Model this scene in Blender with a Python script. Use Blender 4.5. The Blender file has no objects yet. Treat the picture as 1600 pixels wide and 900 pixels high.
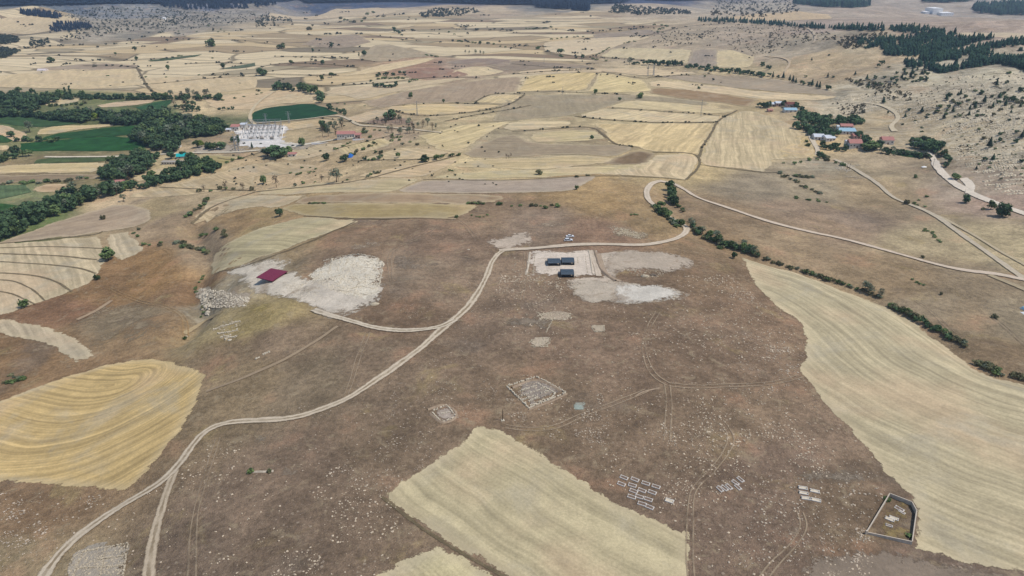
import bpy, math, random
import numpy as np
from mathutils import Vector, Matrix
from mathutils.geometry import delaunay_2d_cdt

# ------------------------------------------------------------------ camera, sky, sun, exposure
scene = bpy.context.scene
COL = scene.collection
CAM_H = 135.0
PITCH = math.radians(24.4)
FPX = 1081.0                      # focal length in pixels of the 1600 px wide photograph
cam_d = bpy.data.cameras.new('camera')
cam = bpy.data.objects.new('camera', cam_d)
COL.objects.link(cam)
cam.location = (0, 0, CAM_H)
cam.rotation_euler = (math.radians(90) - PITCH, 0, 0)
cam_d.sensor_width = 36.0
cam_d.lens = 36.0 * FPX / 1600.0
cam_d.clip_start = 1.0
cam_d.clip_end = 40000.0
scene.camera = cam
SUN_EL = math.radians(60); SUN_AZ = math.radians(104)      # azimuth clockwise from the view direction
world = bpy.data.worlds.new('World'); scene.world = world
world.use_nodes = True
wn = world.node_tree.nodes; wn.clear()
sky = wn.new('ShaderNodeTexSky'); sky.sky_type = 'NISHITA'; sky.sun_disc = False
sky.sun_elevation = SUN_EL; sky.sun_rotation = SUN_AZ; sky.altitude = 900
bg = wn.new('ShaderNodeBackground'); bg.inputs['Strength'].default_value = 0.11
wo = wn.new('ShaderNodeOutputWorld')
world.node_tree.links.new(sky.outputs[0], bg.inputs[0]); world.node_tree.links.new(bg.outputs[0], wo.inputs[0])
sl = bpy.data.lights.new('sun', 'SUN'); sl.energy = 2.7; sl.angle = math.radians(0.8); sl.color = (1.0, 0.95, 0.88)
sun = bpy.data.objects.new('sun', sl); COL.objects.link(sun)
sdir = Vector((math.sin(SUN_AZ)*math.cos(SUN_EL), math.cos(SUN_AZ)*math.cos(SUN_EL), math.sin(SUN_EL)))
sun.rotation_euler = (-sdir).to_track_quat('-Z', 'Y').to_euler(); sun.location = (0, 0, 400)
scene.view_settings.view_transform = 'Standard'; scene.view_settings.look = 'None'
scene.view_settings.exposure = 0.26; scene.view_settings.gamma = 1.0
scene.view_settings.use_curve_mapping = False

rnd = random.Random(7)
nprng = np.random.RandomState(7)

# ------------------------------------------------------------------ terrain (heights on a polar grid)
AZC = np.radians([-180,-60,-40,-30,-20,-10,0,10,20,30,40,60,180])
RC = np.log(np.array([20,100,150,250,400,600,900,1300,1900,2800,4000,6000,9000.]))
HT = np.array([
 [  0,  0,  0,  0,  0,  0,  0,  0,  0,  0,  0,  0,  0],
 [  0, -2, -2, -1,  0,  0,  0,  0,  0,  0,  0,  0,  0],
 [  0, -8, -7, -3, -1,  0,  0,  0,  0,  0, -1, -2,  0],
 [  0,-22,-20,-10, -3,  0,  0,  0, -1, -3, -4, -5,  0],
 [-20,-33,-32,-28, -9, -1,  0, -1, -4, -8, -8, -8,-20],
 [-30,-34,-34,-34,-24, -8, -4, -4,-11,-12,  0,  8,-30],
 [-30,-30,-31,-30,-24,-13, -8, -7, -4, 16, 32, 34,-30],
 [-20,-18,-20,-20,-17,-10, -4,  0, 12, 48, 60, 60,-20],
 [  0, -4, -5, -8, -5,  0,  4, 14, 32, 44, 48, 50,  0],
 [ 20, 25, 22, 14, 10, 10, 14, 26, 24, 14, 14, 20, 20],
 [ 60, 62, 56, 42, 30, 30, 34, 44, 42, 38, 38, 45, 60],
 [120,130,115, 92, 80, 92,100, 92, 82, 78, 80, 90,120],
 [200,200,200,190,180,190,200,190,180,175,180,190,200]], dtype=float)

def _sm(t): return t*t*(3-2*t)
def table_h(az, lr):
    i = np.clip(np.searchsorted(AZC, az)-1, 0, len(AZC)-2)
    j = np.clip(np.searchsorted(RC, lr)-1, 0, len(RC)-2)
    def w4(t):                                                  # Catmull-Rom
        return (-.5*t+t*t-.5*t**3, 1-2.5*t*t+1.5*t**3, .5*t+2*t*t-1.5*t**3, -.5*t*t+.5*t**3)
    u = np.clip((az-AZC[i])/(AZC[i+1]-AZC[i]), 0, 1); v = np.clip((lr-RC[j])/(RC[j+1]-RC[j]), 0, 1)
    wu, wv = w4(u), w4(v); s = 0
    for a in range(4):
        jj = np.clip(j+a-1, 0, len(RC)-1)
        for b in range(4):
            ii = np.clip(i+b-1, 0, len(AZC)-1)
            s = s + wv[a]*wu[b]*HT[jj, ii]
    return s
_NT = nprng.rand(256, 256)
def vnoise(x, y):
    xi = np.floor(x).astype(int); yi = np.floor(y).astype(int); fx = _sm(x-xi); fy = _sm(y-yi)
    a = _NT[xi & 255, yi & 255]; b = _NT[(xi+1) & 255, yi & 255]
    c = _NT[xi & 255, (yi+1) & 255]; d = _NT[(xi+1) & 255, (yi+1) & 255]
    return (a*(1-fx)+b*fx)*(1-fy)+(c*(1-fx)+d*fx)*fy*1.0 - 0.5
def base_h(x, y):
    r = np.maximum(np.hypot(x, y), 20.0); az = np.arctan2(x, y); lr = np.log(r)
    h = table_h(az, lr)
    X = x; Y = y
    a = np.clip((r-250)/1200, 0, 1)
    h = h + a*15*vnoise(X/310+3, Y/310+7) + np.clip((r-1300)/2500, 0, 1)*44*vnoise(X/720+40, Y/720+9)
    h = h + 1.6*vnoise(X/70+11, Y/70+5)*np.clip((r-60)/200, 0, 1) + 0.5*vnoise(X/24+1, Y/24+2)*np.clip(900/r, 0, 1)
    hl = np.clip((math.radians(-6)-az)/math.radians(10), 0, 1)*np.clip((r-2000)/700, 0, 1)
    hr = np.clip((az-math.radians(6))/math.radians(8), 0, 1)*np.clip((r-1900)/700, 0, 1); hc = np.clip((r-3200)/900, 0, 1)
    h = h + (hl*1.0+hr*.45+.4*hc*(1-hl)*(1-hr))*(70*vnoise(X/260+5, Y/420+3)+26*vnoise(X/90+15, Y/150+3))
    gl = np.exp(-((X+125)/75)**2-((Y-330)/95)**2)
    h = h + gl*(5*vnoise(X/26+3, Y/34+1)+2.5*vnoise(X/10, Y/12))
    ridge = np.clip((az-math.radians(17))/math.radians(9), 0, 1)*np.clip((r-520)/150, 0, 1)*np.clip((1700-r)/300, 0, 1)
    h = h + ridge*(12*vnoise(X/95+21, Y/60+5)+7*vnoise(X/36+2, Y/22+8))
    return h
NA_D, NR = 560, 760
azs = np.concatenate([np.radians(np.linspace(-180, -54, 26))[:-1], np.radians(np.linspace(-54, 54, NA_D)), np.radians(np.linspace(54, 180, 26))[1:]])
lrs = np.concatenate([np.log(np.linspace(1, 70, 8))[:-1], np.linspace(math.log(70), math.log(9000), NR)])
AZG, LRG = np.meshgrid(azs, lrs)
GX = np.sin(AZG)*np.exp(LRG); GY = np.cos(AZG)*np.exp(LRG)
GZ = base_h(GX, GY); GZ[:8] = 0
GZ[:, -1] = GZ[:, 0] = (GZ[:, -1]+GZ[:, 0])/2

def hgt(x, y):
    x = np.asarray(x, float); y = np.asarray(y, float)
    r = np.maximum(np.hypot(x, y), 1.0); az = np.arctan2(x, y); lr = np.log(r)
    i = np.clip(np.searchsorted(azs, az)-1, 0, len(azs)-2); j = np.clip(np.searchsorted(lrs, lr)-1, 0, len(lrs)-2)
    u = np.clip((az-azs[i])/(azs[i+1]-azs[i]), 0, 1); v = np.clip((lr-lrs[j])/(lrs[j+1]-lrs[j]), 0, 1)
    return (GZ[j, i]*(1-u)+GZ[j, i+1]*u)*(1-v)+(GZ[j+1, i]*(1-u)+GZ[j+1, i+1]*u)*v
cp, sp = math.cos(PITCH), math.sin(PITCH)
_T = np.exp(np.linspace(math.log(100), math.log(9500), 700))
def ground_at(pts):
    """photograph pixel (1600x900) -> ground point of the terrain"""
    P = np.asarray(pts, float).reshape(-1, 2); out = np.zeros((len(P), 2))
    for k in range(0, len(P), 2000):
        Q = P[k:k+2000]
        a = (Q[:, 0]-800)/FPX; b = (450-Q[:, 1])/FPX
        D = np.stack([a, cp+b*sp, -sp+b*cp], 1)
        D /= np.hypot(D[:, 0], D[:, 1])[:, None]
        X = D[:, 0:1]*_T; Y = D[:, 1:2]*_T; Z = CAM_H+D[:, 2:3]*_T
        G = Z-hgt(X, Y)
        neg = G < 0
        idx = np.where(neg.any(1), neg.argmax(1), len(_T)-1); idx = np.maximum(idx, 1)
        rr = np.arange(len(Q)); g0 = G[rr, idx-1]; g1 = G[rr, idx]
        f = np.clip(g0/(g0-g1+1e-9), 0, 1); t = _T[idx-1]+f*(_T[idx]-_T[idx-1])
        out[k:k+2000, 0] = D[:, 0]*t; out[k:k+2000, 1] = D[:, 1]*t
    return out
def gp(px, py):
    p = ground_at([(px, py)])[0]
    return Vector((p[0], p[1], float(hgt(p[0], p[1]))))
def mpp(p):                                   # metres per photograph pixel at a ground point
    return (p[1]*cp + (CAM_H-float(hgt(p[0], p[1])))*sp)/FPX

# carve the two gullies
RAVINE = [(1040,290),(1050,320),(1075,352),(1110,375),(1160,392),(1220,412),(1300,438),(1370,466),(1420,495),(1480,532),(1540,578),(1600,592),(1660,610)]
GULLY = [(330,330),(300,350),(318,385),(325,405),(312,430),(305,460),(318,490),(290,522)]
def seg_dist(x, y, poly):
    d = np.full(np.shape(x), 1e9)
    for a, b in zip(poly[:-1], poly[1:]):
        ab = b-a; L = (ab**2).sum()+1e-9
        t = np.clip(((x-a[0])*ab[0]+(y-a[1])*ab[1])/L, 0, 1)
        d = np.minimum(d, np.hypot(x-a[0]-t*ab[0], y-a[1]-t*ab[1]))
    return d
_rv, _gl = ground_at(RAVINE), ground_at(GULLY)
GZ -= 3.0*np.exp(-(seg_dist(GX, GY, _rv)/8.0)**2) + 6.0*np.exp(-(seg_dist(GX, GY, _gl)/8.0)**2)

# ------------------------------------------------------------------ helpers
def lin(c):
    o = []
    for v in c[:3]:
        v = v/255.0; o.append(v/12.92 if v <= 0.04045 else ((v+0.055)/1.055)**2.4)
    return tuple(o)+(1.0,)
ALB = 0.92
def alb(c, k=None):
    k = ALB if k is None else k
    l = lin(c); return (l[0]*k*1.03, l[1]*k, l[2]*k*.95, 1.0)
def tag(o, label=None, cat=None, group=None, kind=None):
    if label: o['label'] = label
    if cat: o['category'] = cat
    if group: o['group'] = group
    if kind: o['kind'] = kind
    return o
def mesh_np(name, V, F, mat=None, smooth=False):
    me = bpy.data.meshes.new(name); V = np.asarray(V, np.float32)
    me.vertices.add(len(V)); me.vertices.foreach_set('co', V.ravel())
    F = np.asarray(F, np.int32); n = F.shape[1]
    me.loops.add(F.size); me.loops.foreach_set('vertex_index', F.ravel())
    me.polygons.add(len(F)); me.polygons.foreach_set('loop_start', np.arange(0, F.size, n, dtype=np.int32))
    me.polygons.foreach_set('loop_total', np.full(len(F), n, np.int32))
    if smooth: me.polygons.foreach_set('use_smooth', np.ones(len(F), bool))
    me.update(calc_edges=True)
    if mat: me.materials.append(mat)
    return me
def link(name, me, parent=None, loc=None, rz=0):
    o = bpy.data.objects.new(name, me); COL.objects.link(o)
    if parent: o.parent = parent
    if loc is not None: o.location = loc
    if rz: o.rotation_euler = (0, 0, rz)
    return o
class MB:
    def __init__(s): s.v = []; s.f = []; s.m = []; s.mi = 0
    def box(s, c, d, rz=0.0, taper=1.0):
        n = len(s.v); cr, sr = math.cos(rz), math.sin(rz)
        for k in (-.5, .5):
            t = taper if k > 0 else 1.0
            for a, b in ((-.5,-.5),(.5,-.5),(.5,.5),(-.5,.5)):
                x, y = a*d[0]*t, b*d[1]*t
                s.v.append((c[0]+x*cr-y*sr, c[1]+x*sr+y*cr, c[2]+k*d[2]))
        for q in ((0,3,2,1),(4,5,6,7),(0,1,5,4),(1,2,6,5),(2,3,7,6),(3,0,4,7)): s.f.append(tuple(n+i for i in q)); s.m.append(s.mi)
        return s
    def tube(s, p, q, r0, r1=None, n=6):
        r1 = r0 if r1 is None else r1; p = Vector(p); q = Vector(q); d = (q-p).normalized()
        u = d.orthogonal().normalized(); w = d.cross(u); b = len(s.v)
        for c, r in ((p, r0), (q, r1)):
            for k in range(n):
                a = 2*math.pi*k/n; s.v.append(tuple(c+u*math.cos(a)*r+w*math.sin(a)*r))
        for k in range(n): s.f.append((b+k, b+(k+1)%n, b+n+(k+1)%n, b+n+k)); s.m.append(s.mi)
        s.f.append(tuple(b+k for k in reversed(range(n)))); s.f.append(tuple(b+n+k for k in range(n))); s.m += [s.mi]*2
        return s
    def poly(s, pts, faces):
        n = len(s.v); s.v += [tuple(p) for p in pts]
        for q in faces: s.f.append(tuple(n+i for i in q)); s.m.append(s.mi)
        return s
    def build(s, name, mats, parent=None, loc=None, rz=0, smooth=False):
        me = bpy.data.meshes.new(name); me.from_pydata(s.v, [], s.f)
        if not isinstance(mats, (list, tuple)): mats = [mats]
        for m in mats: me.materials.append(m)
        me.polygons.foreach_set('material_index', s.m)
        if smooth: me.polygons.foreach_set('use_smooth', [True]*len(s.f))
        me.update()
        return link(name, me, parent, loc, rz)
def empty(name, loc, rz=0):
    o = bpy.data.objects.new(name, None); COL.objects.link(o); o.location = loc; o.rotation_euler = (0, 0, rz); o.empty_display_size = 1
    return o
def copy_tree(o, parent=None):
    c = o.copy(); COL.objects.link(c)
    if parent: c.parent = parent
    for ch in list(o.children): copy_tree(ch, c)
    return c

# ---- materials
class NT:
    def __init__(s, name):
        s.mat = bpy.data.materials.new(name); s.mat.use_nodes = True; s.t = s.mat.node_tree; s.t.nodes.clear()
        s.out = s.t.nodes.new('ShaderNodeOutputMaterial'); s.bs = s.t.nodes.new('ShaderNodeBsdfPrincipled')
        s.bs.inputs['Roughness'].default_value = 0.95; s.bs.inputs['Specular IOR Level'].default_value = 0.15
        s.t.links.new(s.bs.outputs[0], s.out.inputs[0]); s.geo = None
    def n(s, k, **kw):
        x = s.t.nodes.new(k)
        for a, b in kw.items(): setattr(x, a, b)
        return x
    def l(s, a, b): s.t.links.new(a, b)
    def put(s, sock, v):
        if isinstance(v, bpy.types.NodeSocket): s.l(v, sock)
        else: sock.default_value = v
    def pos(s):
        if not s.geo: s.geo = s.n('ShaderNodeNewGeometry').outputs['Position']
        return s.geo
    def noise(s, scale, detail=3, rough=.55, vec=None, dist=0):
        x = s.n('ShaderNodeTexNoise'); x.inputs['Scale'].default_value = scale; x.inputs['Detail'].default_value = detail
        x.inputs['Roughness'].default_value = rough; x.inputs['Distortion'].default_value = dist
        s.l(vec or s.pos(), x.inputs['Vector']); return x.outputs['Fac']
    def math(s, op, a, b=0.0, c=0.0, clamp=False):
        x = s.n('ShaderNodeMath', operation=op, use_clamp=clamp); s.put(x.inputs[0], a); s.put(x.inputs[1], b); s.put(x.inputs[2], c); return x.outputs[0]
    def ss(s, v, a, b, lo=0.0, hi=1.0):
        x = s.n('ShaderNodeMapRange', interpolation_type='SMOOTHSTEP'); s.put(x.inputs['Value'], v)
        for k, q in (('From Min', a), ('From Max', b), ('To Min', lo), ('To Max', hi)): s.put(x.inputs[k], q)
        return x.outputs[0]
    def mix(s, f, a, b, mode='MIX'):
        x = s.n('ShaderNodeMix', data_type='RGBA', blend_type=mode); s.put(x.inputs[0], f); s.put(x.inputs[6], a); s.put(x.inputs[7], b); return x.outputs[2]
    def scale(s, col, f):                                  # colour times value
        x = s.n('ShaderNodeVectorMath', operation='SCALE'); s.put(x.inputs[0], col[:3] if isinstance(col, tuple) else col); s.put(x.inputs['Scale'], f); return x.outputs[0]
    def attr(s, name, typ='GEOMETRY'):
        return s.n('ShaderNodeAttribute', attribute_name=name, attribute_type=typ)
    def sep(s, v):
        x = s.n('ShaderNodeSeparateColor'); s.l(v, x.inputs[0]); return x.outputs
    def color(s, c): s.put(s.bs.inputs['Base Color'], c)
    def alpha(s, a):
        tr = s.n('ShaderNodeBsdfTransparent'); m = s.n('ShaderNodeMixShader')
        s.put(m.inputs[0], a); s.l(tr.outputs[0], m.inputs[1]); s.l(s.bs.outputs[0], m.inputs[2]); s.l(m.outputs[0], s.out.inputs[0])
    def bump(s, h, dist=0.3, strength=0.5):
        b = s.n('ShaderNodeBump'); b.inputs['Distance'].default_value = dist; b.inputs['Strength'].default_value = strength
        s.l(h, b.inputs['Height']); s.l(b.outputs[0], s.bs.inputs['Normal'])
def simple(name, c, rough=.8, var=.15, sc=2.0, metal=0.0, spec=.2):
    m = NT(name); v = m.noise(sc, 3); m.color(m.scale(alb(c), m.ss(v, .25, .75, 1-var, 1+var)))
    m.bs.inputs['Roughness'].default_value = rough; m.bs.inputs['Metallic'].default_value = metal; m.bs.inputs['Specular IOR Level'].default_value = spec
    return m.mat
# ------------------------------------------------------------------ ground colours (what grows or lies there; far blues have painted haze and shade)
GC = [ # px, py, rgb, stones, farmland, rocky
(900,560,(122,103,87),.7,0,0),(1100,540,(123,104,87),1,0,0),(600,700,(122,105,88),.5,0,0),(1150,680,(124,106,88),1,0,0),(420,830,(122,105,90),.8,0,0),
(1000,480,(122,103,86),.9,0,0),(580,560,(124,107,90),.2,0,0),(690,450,(128,110,93),.1,0,0),(1200,740,(120,102,88),.8,0,0),(480,760,(120,103,88),.6,0,0),
(1350,830,(124,106,88),.5,0,0),(1200,860,(122,104,90),.7,0,0),(1450,890,(118,102,90),.8,0,.2),(300,900,(120,104,90),.8,0,0),(850,620,(124,106,88),.4,0,0),
(800,510,(126,108,92),.8,0,0),(430,540,(132,114,95),0,0,0),(480,600,(120,106,88),0,0,0),(380,600,(126,110,88),0,0,0),(360,560,(130,112,90),0,0,0),
(100,480,(128,100,78),0,0,0),(230,430,(150,120,84),0,0,0),(50,560,(138,112,84),0,0,0),(200,500,(148,132,108),.1,0,0),(60,800,(140,116,92),.2,0,0),(150,600,(132,108,82),0,0,0),
(280,460,(134,108,82),0,0,0),(190,440,(140,112,82),0,0,0),(240,520,(134,112,86),0,0,0),(-50,700,(140,115,90),0,0,0),(20,880,(150,134,108),.3,0,0),
(340,470,(160,145,120),.4,0,.8),(400,500,(150,134,96),0,0,0),(340,500,(145,130,98),0,0,.2),(420,380,(150,130,100),0,0,0),
(600,360,(134,113,93),0,0,0),(650,420,(130,113,96),.1,0,.1),(700,370,(130,110,93),.1,0,0),(560,420,(130,110,92),0,0,0),(620,500,(122,102,84),.1,0,0),
(750,330,(132,112,92),.1,0,0),(850,345,(132,114,98),.2,0,.1),(950,320,(150,126,92),0,0,0),(930,365,(134,110,92),.2,0,0),(1000,340,(145,124,94),0,0,0),(900,300,(154,130,96),0,0,0),(1130,430,(124,104,84),.3,0,0),(1160,470,(122,102,84),.6,0,0),
(1150,385,(132,112,88),.1,0,0),(1180,290,(136,124,106),.1,0,0),(1260,330,(138,120,102),.1,0,0),(1100,330,(142,122,98),0,0,0),(1200,375,(145,126,102),0,0,0),(1350,300,(152,134,108),0,0,0),
(1300,350,(142,122,102),0,0,0),(1330,345,(135,118,102),0,0,0),(1450,380,(152,138,112),0,0,0),(1500,450,(140,124,102),.1,0,0),(1400,430,(148,128,102),0,0,0),(1560,380,(160,146,118),.2,0,0),
(1350,270,(162,146,120),.1,0,.1),(1290,260,(158,146,126),.3,0,.4),(1400,260,(158,142,120),0,0,0),(1250,290,(150,136,114),.3,0,.2),(1540,290,(158,142,126),.2,0,.2),(1580,310,(156,136,122),.2,0,0),
(1580,560,(142,122,98),0,0,0),(1500,500,(150,132,108),0,0,0),(1430,470,(150,134,112),0,0,0),(1590,510,(150,136,114),.1,0,0),(1650,500,(145,130,108),0,0,0),
(1480,210,(178,164,138),.4,0,.8),(1560,220,(180,166,142),.4,0,1),(1560,150,(176,166,146),.2,0,1),(1450,150,(172,160,138),.3,0,.9),(1600,180,(178,166,142),.2,0,1),(1500,125,(178,168,146),.2,0,.9),
(1300,110,(172,152,124),.1,0,.2),(1360,135,(160,148,126),.4,0,.8),(1300,90,(176,156,126),.05,0,.1),(1340,75,(165,150,125),.2,0,.3),(1250,75,(158,145,126),.3,0,.4),(1420,200,(170,154,128),.3,0,.5),(1340,185,(170,152,122),.2,0,.4),(1320,165,(176,164,142),.4,0,.8),
(1150,60,(158,142,124),.2,0,.4),(1050,60,(160,145,124),.2,0,.2),(1020,68,(164,148,126),.2,0,.2),(1180,90,(165,148,126),.2,0,.3),(1350,40,(158,142,130),0,0,.1),(1500,50,(160,144,132),0,.15,0),(1500,25,(158,148,138),0,.3,0),(1400,22,(165,150,135),0,.2,0),
(1180,15,(160,150,136),0,0,.5),(1000,15,(178,162,142),0,.2,.3),(900,20,(176,160,138),0,.5,0),(650,30,(188,170,142),0,.6,0),(740,20,(176,158,138),0,.4,.3),(450,35,(180,164,140),0,.5,.2),(700,60,(186,168,138),0,.9,0),(900,50,(188,170,140),0,.7,0),
(200,12,(118,122,130),0,0,.7),(60,8,(84,96,110),0,0,.3),(330,25,(130,124,118),0,.1,.9),(180,50,(140,130,116),0,.1,.9),(430,32,(150,140,126),0,.2,.6),(700,1,(50,66,96),0,0,0),(850,3,(46,62,94),0,0,0),(950,1,(52,66,96),0,0,0),(560,1,(60,74,100),0,0,0),(350,1,(84,96,122),0,0,.3),(150,2,(70,86,110),0,0,.2),(880,13,(110,112,112),0,0,.2),(240,45,(134,126,116),0,.1,.9),(60,30,(178,162,134),0,.6,0),(120,35,(138,130,118),0,.1,.7),(50,55,(176,160,132),0,.6,.2),(400,15,(128,122,118),0,.1,.8),  # bluish far entries hold haze and cloud shade in the colour
(400,90,(190,171,136),0,.95,0),(200,90,(190,171,136),0,.95,0),(300,60,(188,170,138),0,.9,0),(50,100,(186,168,134),0,.95,0),(120,125,(190,172,136),0,.8,0),(300,130,(190,172,136),0,.7,0),(520,80,(180,163,132),0,.9,0),(600,60,(182,164,134),0,.9,0),(800,80,(180,162,132),0,.9,0),
(450,135,(188,170,134),0,.7,0),(560,130,(184,166,130),0,.6,0),(620,125,(178,160,128),0,.5,0),(720,110,(150,132,116),0,.2,0),(660,110,(160,128,108),0,0,0),(800,130,(170,154,126),0,.5,0),
(100,165,(105,110,74),0,0,0),(200,180,(85,98,62),0,0,0),(50,190,(90,108,66),0,0,0),(120,210,(100,105,66),0,0,0),(30,225,(120,120,84),0,0,0),(300,195,(80,92,60),0,0,0),(100,250,(135,122,92),0,0,0),(60,270,(148,130,102),0,0,0),
(250,260,(165,150,118),0,0,0),(30,310,(120,125,90),0,0,0),(120,290,(130,120,88),0,0,0),(20,340,(90,108,64),0,0,0),(330,230,(160,142,116),0,0,0),(340,165,(180,162,130),0,.2,0),
(420,245,(170,150,120),0,0,0),(450,220,(165,148,118),0,0,0),(480,270,(178,156,126),.1,0,0),(560,240,(172,152,120),0,0,0),(540,205,(160,142,114),0,0,0),(620,215,(158,140,118),0,0,0),(600,265,(182,162,130),0,0,0),(650,250,(180,160,128),0,0,0),(680,210,(182,166,130),0,.2,0),
(350,280,(184,164,130),0,0,0),(200,320,(176,156,128),0,0,0),(300,310,(170,152,124),.1,0,0),(260,325,(150,134,104),0,0,0),(270,350,(152,132,108),.1,0,0),(400,345,(155,134,98),0,0,0),(360,350,(150,126,94),0,0,0),(330,380,(146,128,106),0,0,0),(450,330,(165,142,108),0,0,0),
(760,220,(162,148,122),0,0,0),(850,240,(160,146,120),0,0,0),(780,260,(184,166,130),0,0,0),(950,210,(150,134,108),0,0,0),(1000,200,(184,168,132),0,0,0),(1150,230,(184,168,132),0,0,0),(1240,240,(180,156,116),0,0,0),(1050,260,(182,162,124),0,0,0),
(1050,150,(178,162,130),0,0,0),(900,160,(168,154,124),0,0,0),(1220,150,(182,160,122),0,0,0),(1250,175,(172,154,126),0,0,0),(1180,180,(178,160,126),0,0,0),(1150,110,(176,160,128),0,0,0),(1250,200,(176,156,124),0,0,0)]
gc = np.array([(a, b) for a, b, *_ in GC], float)
gw = ground_at(gc); gaz = np.arctan2(gw[:, 0], gw[:, 1]); glr = np.log(np.hypot(gw[:, 0], gw[:, 1]))
gcol = np.array([list(alb(c, 1))[:3]+[s, f, k] for _, _, c, s, f, k in GC])
# each control counts by its closeness in azimuth and log distance
VAZ = AZG.ravel()+0.02*vnoise(GX.ravel()/40, GY.ravel()/40)*1.5; VLR = LRG.ravel()+0.05*vnoise(GX.ravel()/60+9, GY.ravel()/60)*1.5
W = np.zeros(len(VAZ)); A = np.zeros((len(VAZ), 6))
for k in range(len(GC)):
    d2 = ((VAZ-gaz[k]))**2+((VLR-glr[k])*.75)**2
    w = 1/(d2+2e-4)**2.6
    W += w; A += w[:, None]*gcol[k]
A /= W[:, None]

g = NT('ground')
ca = g.attr('gcol').outputs['Color']; au = g.attr('aux').outputs['Color']; ax = g.sep(au)
stone, farm, rock = ax[0], ax[1], ax[2]
n_big = g.noise(.012, 4); n_mid = g.noise(.07, 5, .6); n_sm = g.noise(.5, 5, .7); n_fine = g.noise(2.2, 3, .7)
n_str = g.noise(.03, 3, .6)
c = g.scale(ca, g.ss(n_big, .32, .68, .82, 1.18))
c = g.mix(g.ss(g.noise(.035, 4), .56, .70, 0, .36), c, alb((160,122,96)))          # reddish dry grass
c = g.mix(g.ss(g.noise(.045, 4, .6, None, .8), .58, .72, 0, .5), c, alb((164,146,104)))    # ochre patches
c = g.mix(g.ss(g.noise(.028, 4), .58, .72, 0, .45), c, alb((118,108,96)))
c = g.scale(c, g.ss(n_mid, .28, .72, .76, 1.24))
c = g.scale(c, g.ss(n_sm, .28, .72, .74, 1.26)); c = g.scale(c, g.ss(n_fine, .25, .75, .8, 1.2))
c = g.mix(g.ss(g.noise(.16, 6, .75, None, .5), .54, .66, 0, .5), c, alb((170,154,126)))
c = g.mix(g.ss(g.noise(.75, 5, .8, None, .4), .58, .68, 0, .5), c, alb((172,156,130)))
c = g.mix(g.ss(g.noise(.3, 5, .75, None, .4), .58, .70, 0, .35), c, alb((98,84,70)))
vor = g.n('ShaderNodeTexVoronoi'); vor.inputs['Scale'].default_value = .75; vor.inputs['Randomness'].default_value = 1; g.l(g.pos(), vor.inputs['Vector'])
vs = g.sep(vor.outputs['Color'])
dens = g.math('MULTIPLY', stone, g.ss(g.noise(.05, 4, .65), .40, .66))
size = g.math('MULTIPLY', g.ss(g.math('SUBTRACT', dens, g.math('MULTIPLY', vs[0], 1.25)), -.1, .5), .34)
smask = g.ss(g.math('SUBTRACT', size, vor.outputs['Distance']), -.06, .1)
c = g.mix(g.math('MULTIPLY', smask, .5), c, alb((186,170,150)))
# pale limestone showing through on the rocky slopes: ledges and scrub
st = g.n('ShaderNodeMapping'); st.inputs['Scale'].default_value = (.016, .13, .34); st.inputs['Rotation'].default_value = (0, 0, math.radians(10)); g.l(g.pos(), st.inputs[0])
ledge = g.noise(1.0, 5, .62, st.outputs[0], 1.2)
rm = g.math('MULTIPLY', rock, g.ss(ledge, .50, .62)); c = g.mix(g.math('MULTIPLY', rm, .7), c, alb((214,204,180)))
dk = g.math('MULTIPLY', rock, g.ss(ledge, .46, .38)); c = g.mix(g.math('MULTIPLY', dk, .42), c, alb((124,112,92)))
rsp = g.math('MULTIPLY', rock, g.ss(g.noise(.22, 5, .75), .54, .64)); c = g.mix(g.math('MULTIPLY', rsp, .5), c, alb((208,200,182)))
rsd = g.math('MULTIPLY', rock, g.ss(g.noise(.14, 5, .7), .44, .36)); c = g.mix(g.math('MULTIPLY', rsd, .35), c, alb((120,112,88)))
# patchwork of far stubble and fallow fields
mp = g.n('ShaderNodeMapping'); mp.inputs['Scale'].default_value = (.0056, .0135, 0); mp.inputs['Rotation'].default_value = (0, 0, math.radians(-9))
wv = g.n('ShaderNodeVectorMath', operation='MULTIPLY_ADD'); nt = g.n('ShaderNodeTexNoise'); nt.inputs['Scale'].default_value = .0035; nt.inputs['Detail'].default_value = 2; g.l(g.pos(), nt.inputs['Vector'])
g.l(nt.outputs['Color'], wv.inputs[0]); wv.inputs[1].default_value = (170, 170, 0); g.l(g.pos(), wv.inputs[2]); g.l(wv.outputs[0], mp.inputs[0])
v1 = g.n('ShaderNodeTexVoronoi'); v1.inputs['Scale'].default_value = 1; v1.inputs['Randomness'].default_value = .85; g.l(mp.outputs[0], v1.inputs['Vector'])
v2 = g.n('ShaderNodeTexVoronoi', feature='DISTANCE_TO_EDGE'); v2.inputs['Scale'].default_value = 1; v2.inputs['Randomness'].default_value = .85; g.l(mp.outputs[0], v2.inputs['Vector'])
rc = g.sep(v1.outputs['Color'])
ramp = g.n('ShaderNodeValToRGB'); g.l(rc[0], ramp.inputs[0]); ramp.color_ramp.interpolation = 'CONSTANT'
for i, (p, cc) in enumerate([(0, (214,196,160)), (.24, (172,152,120)), (.42, (218,200,164)), (.6, (146,126,102)), (.72, (204,182,142)), (.86, (172,158,128)), (.95, (138,126,104))]):
    e = ramp.color_ramp.elements[0] if i == 0 else ramp.color_ramp.elements.new(p)
    e.position = p; e.color = alb(cc)
ramp.color_ramp.elements.remove(ramp.color_ramp.elements[-1]) if len(ramp.color_ramp.elements) > 7 else None
fc = g.scale(ramp.outputs[0], g.ss(n_mid, .25, .75, .92, 1.08))
ms = g.n('ShaderNodeMapping'); ms.inputs['Scale'].default_value = (.004, .07, 0); ms.inputs['Rotation'].default_value = (0, 0, math.radians(-7)); g.l(wv.outputs[0], ms.inputs[0])
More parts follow.
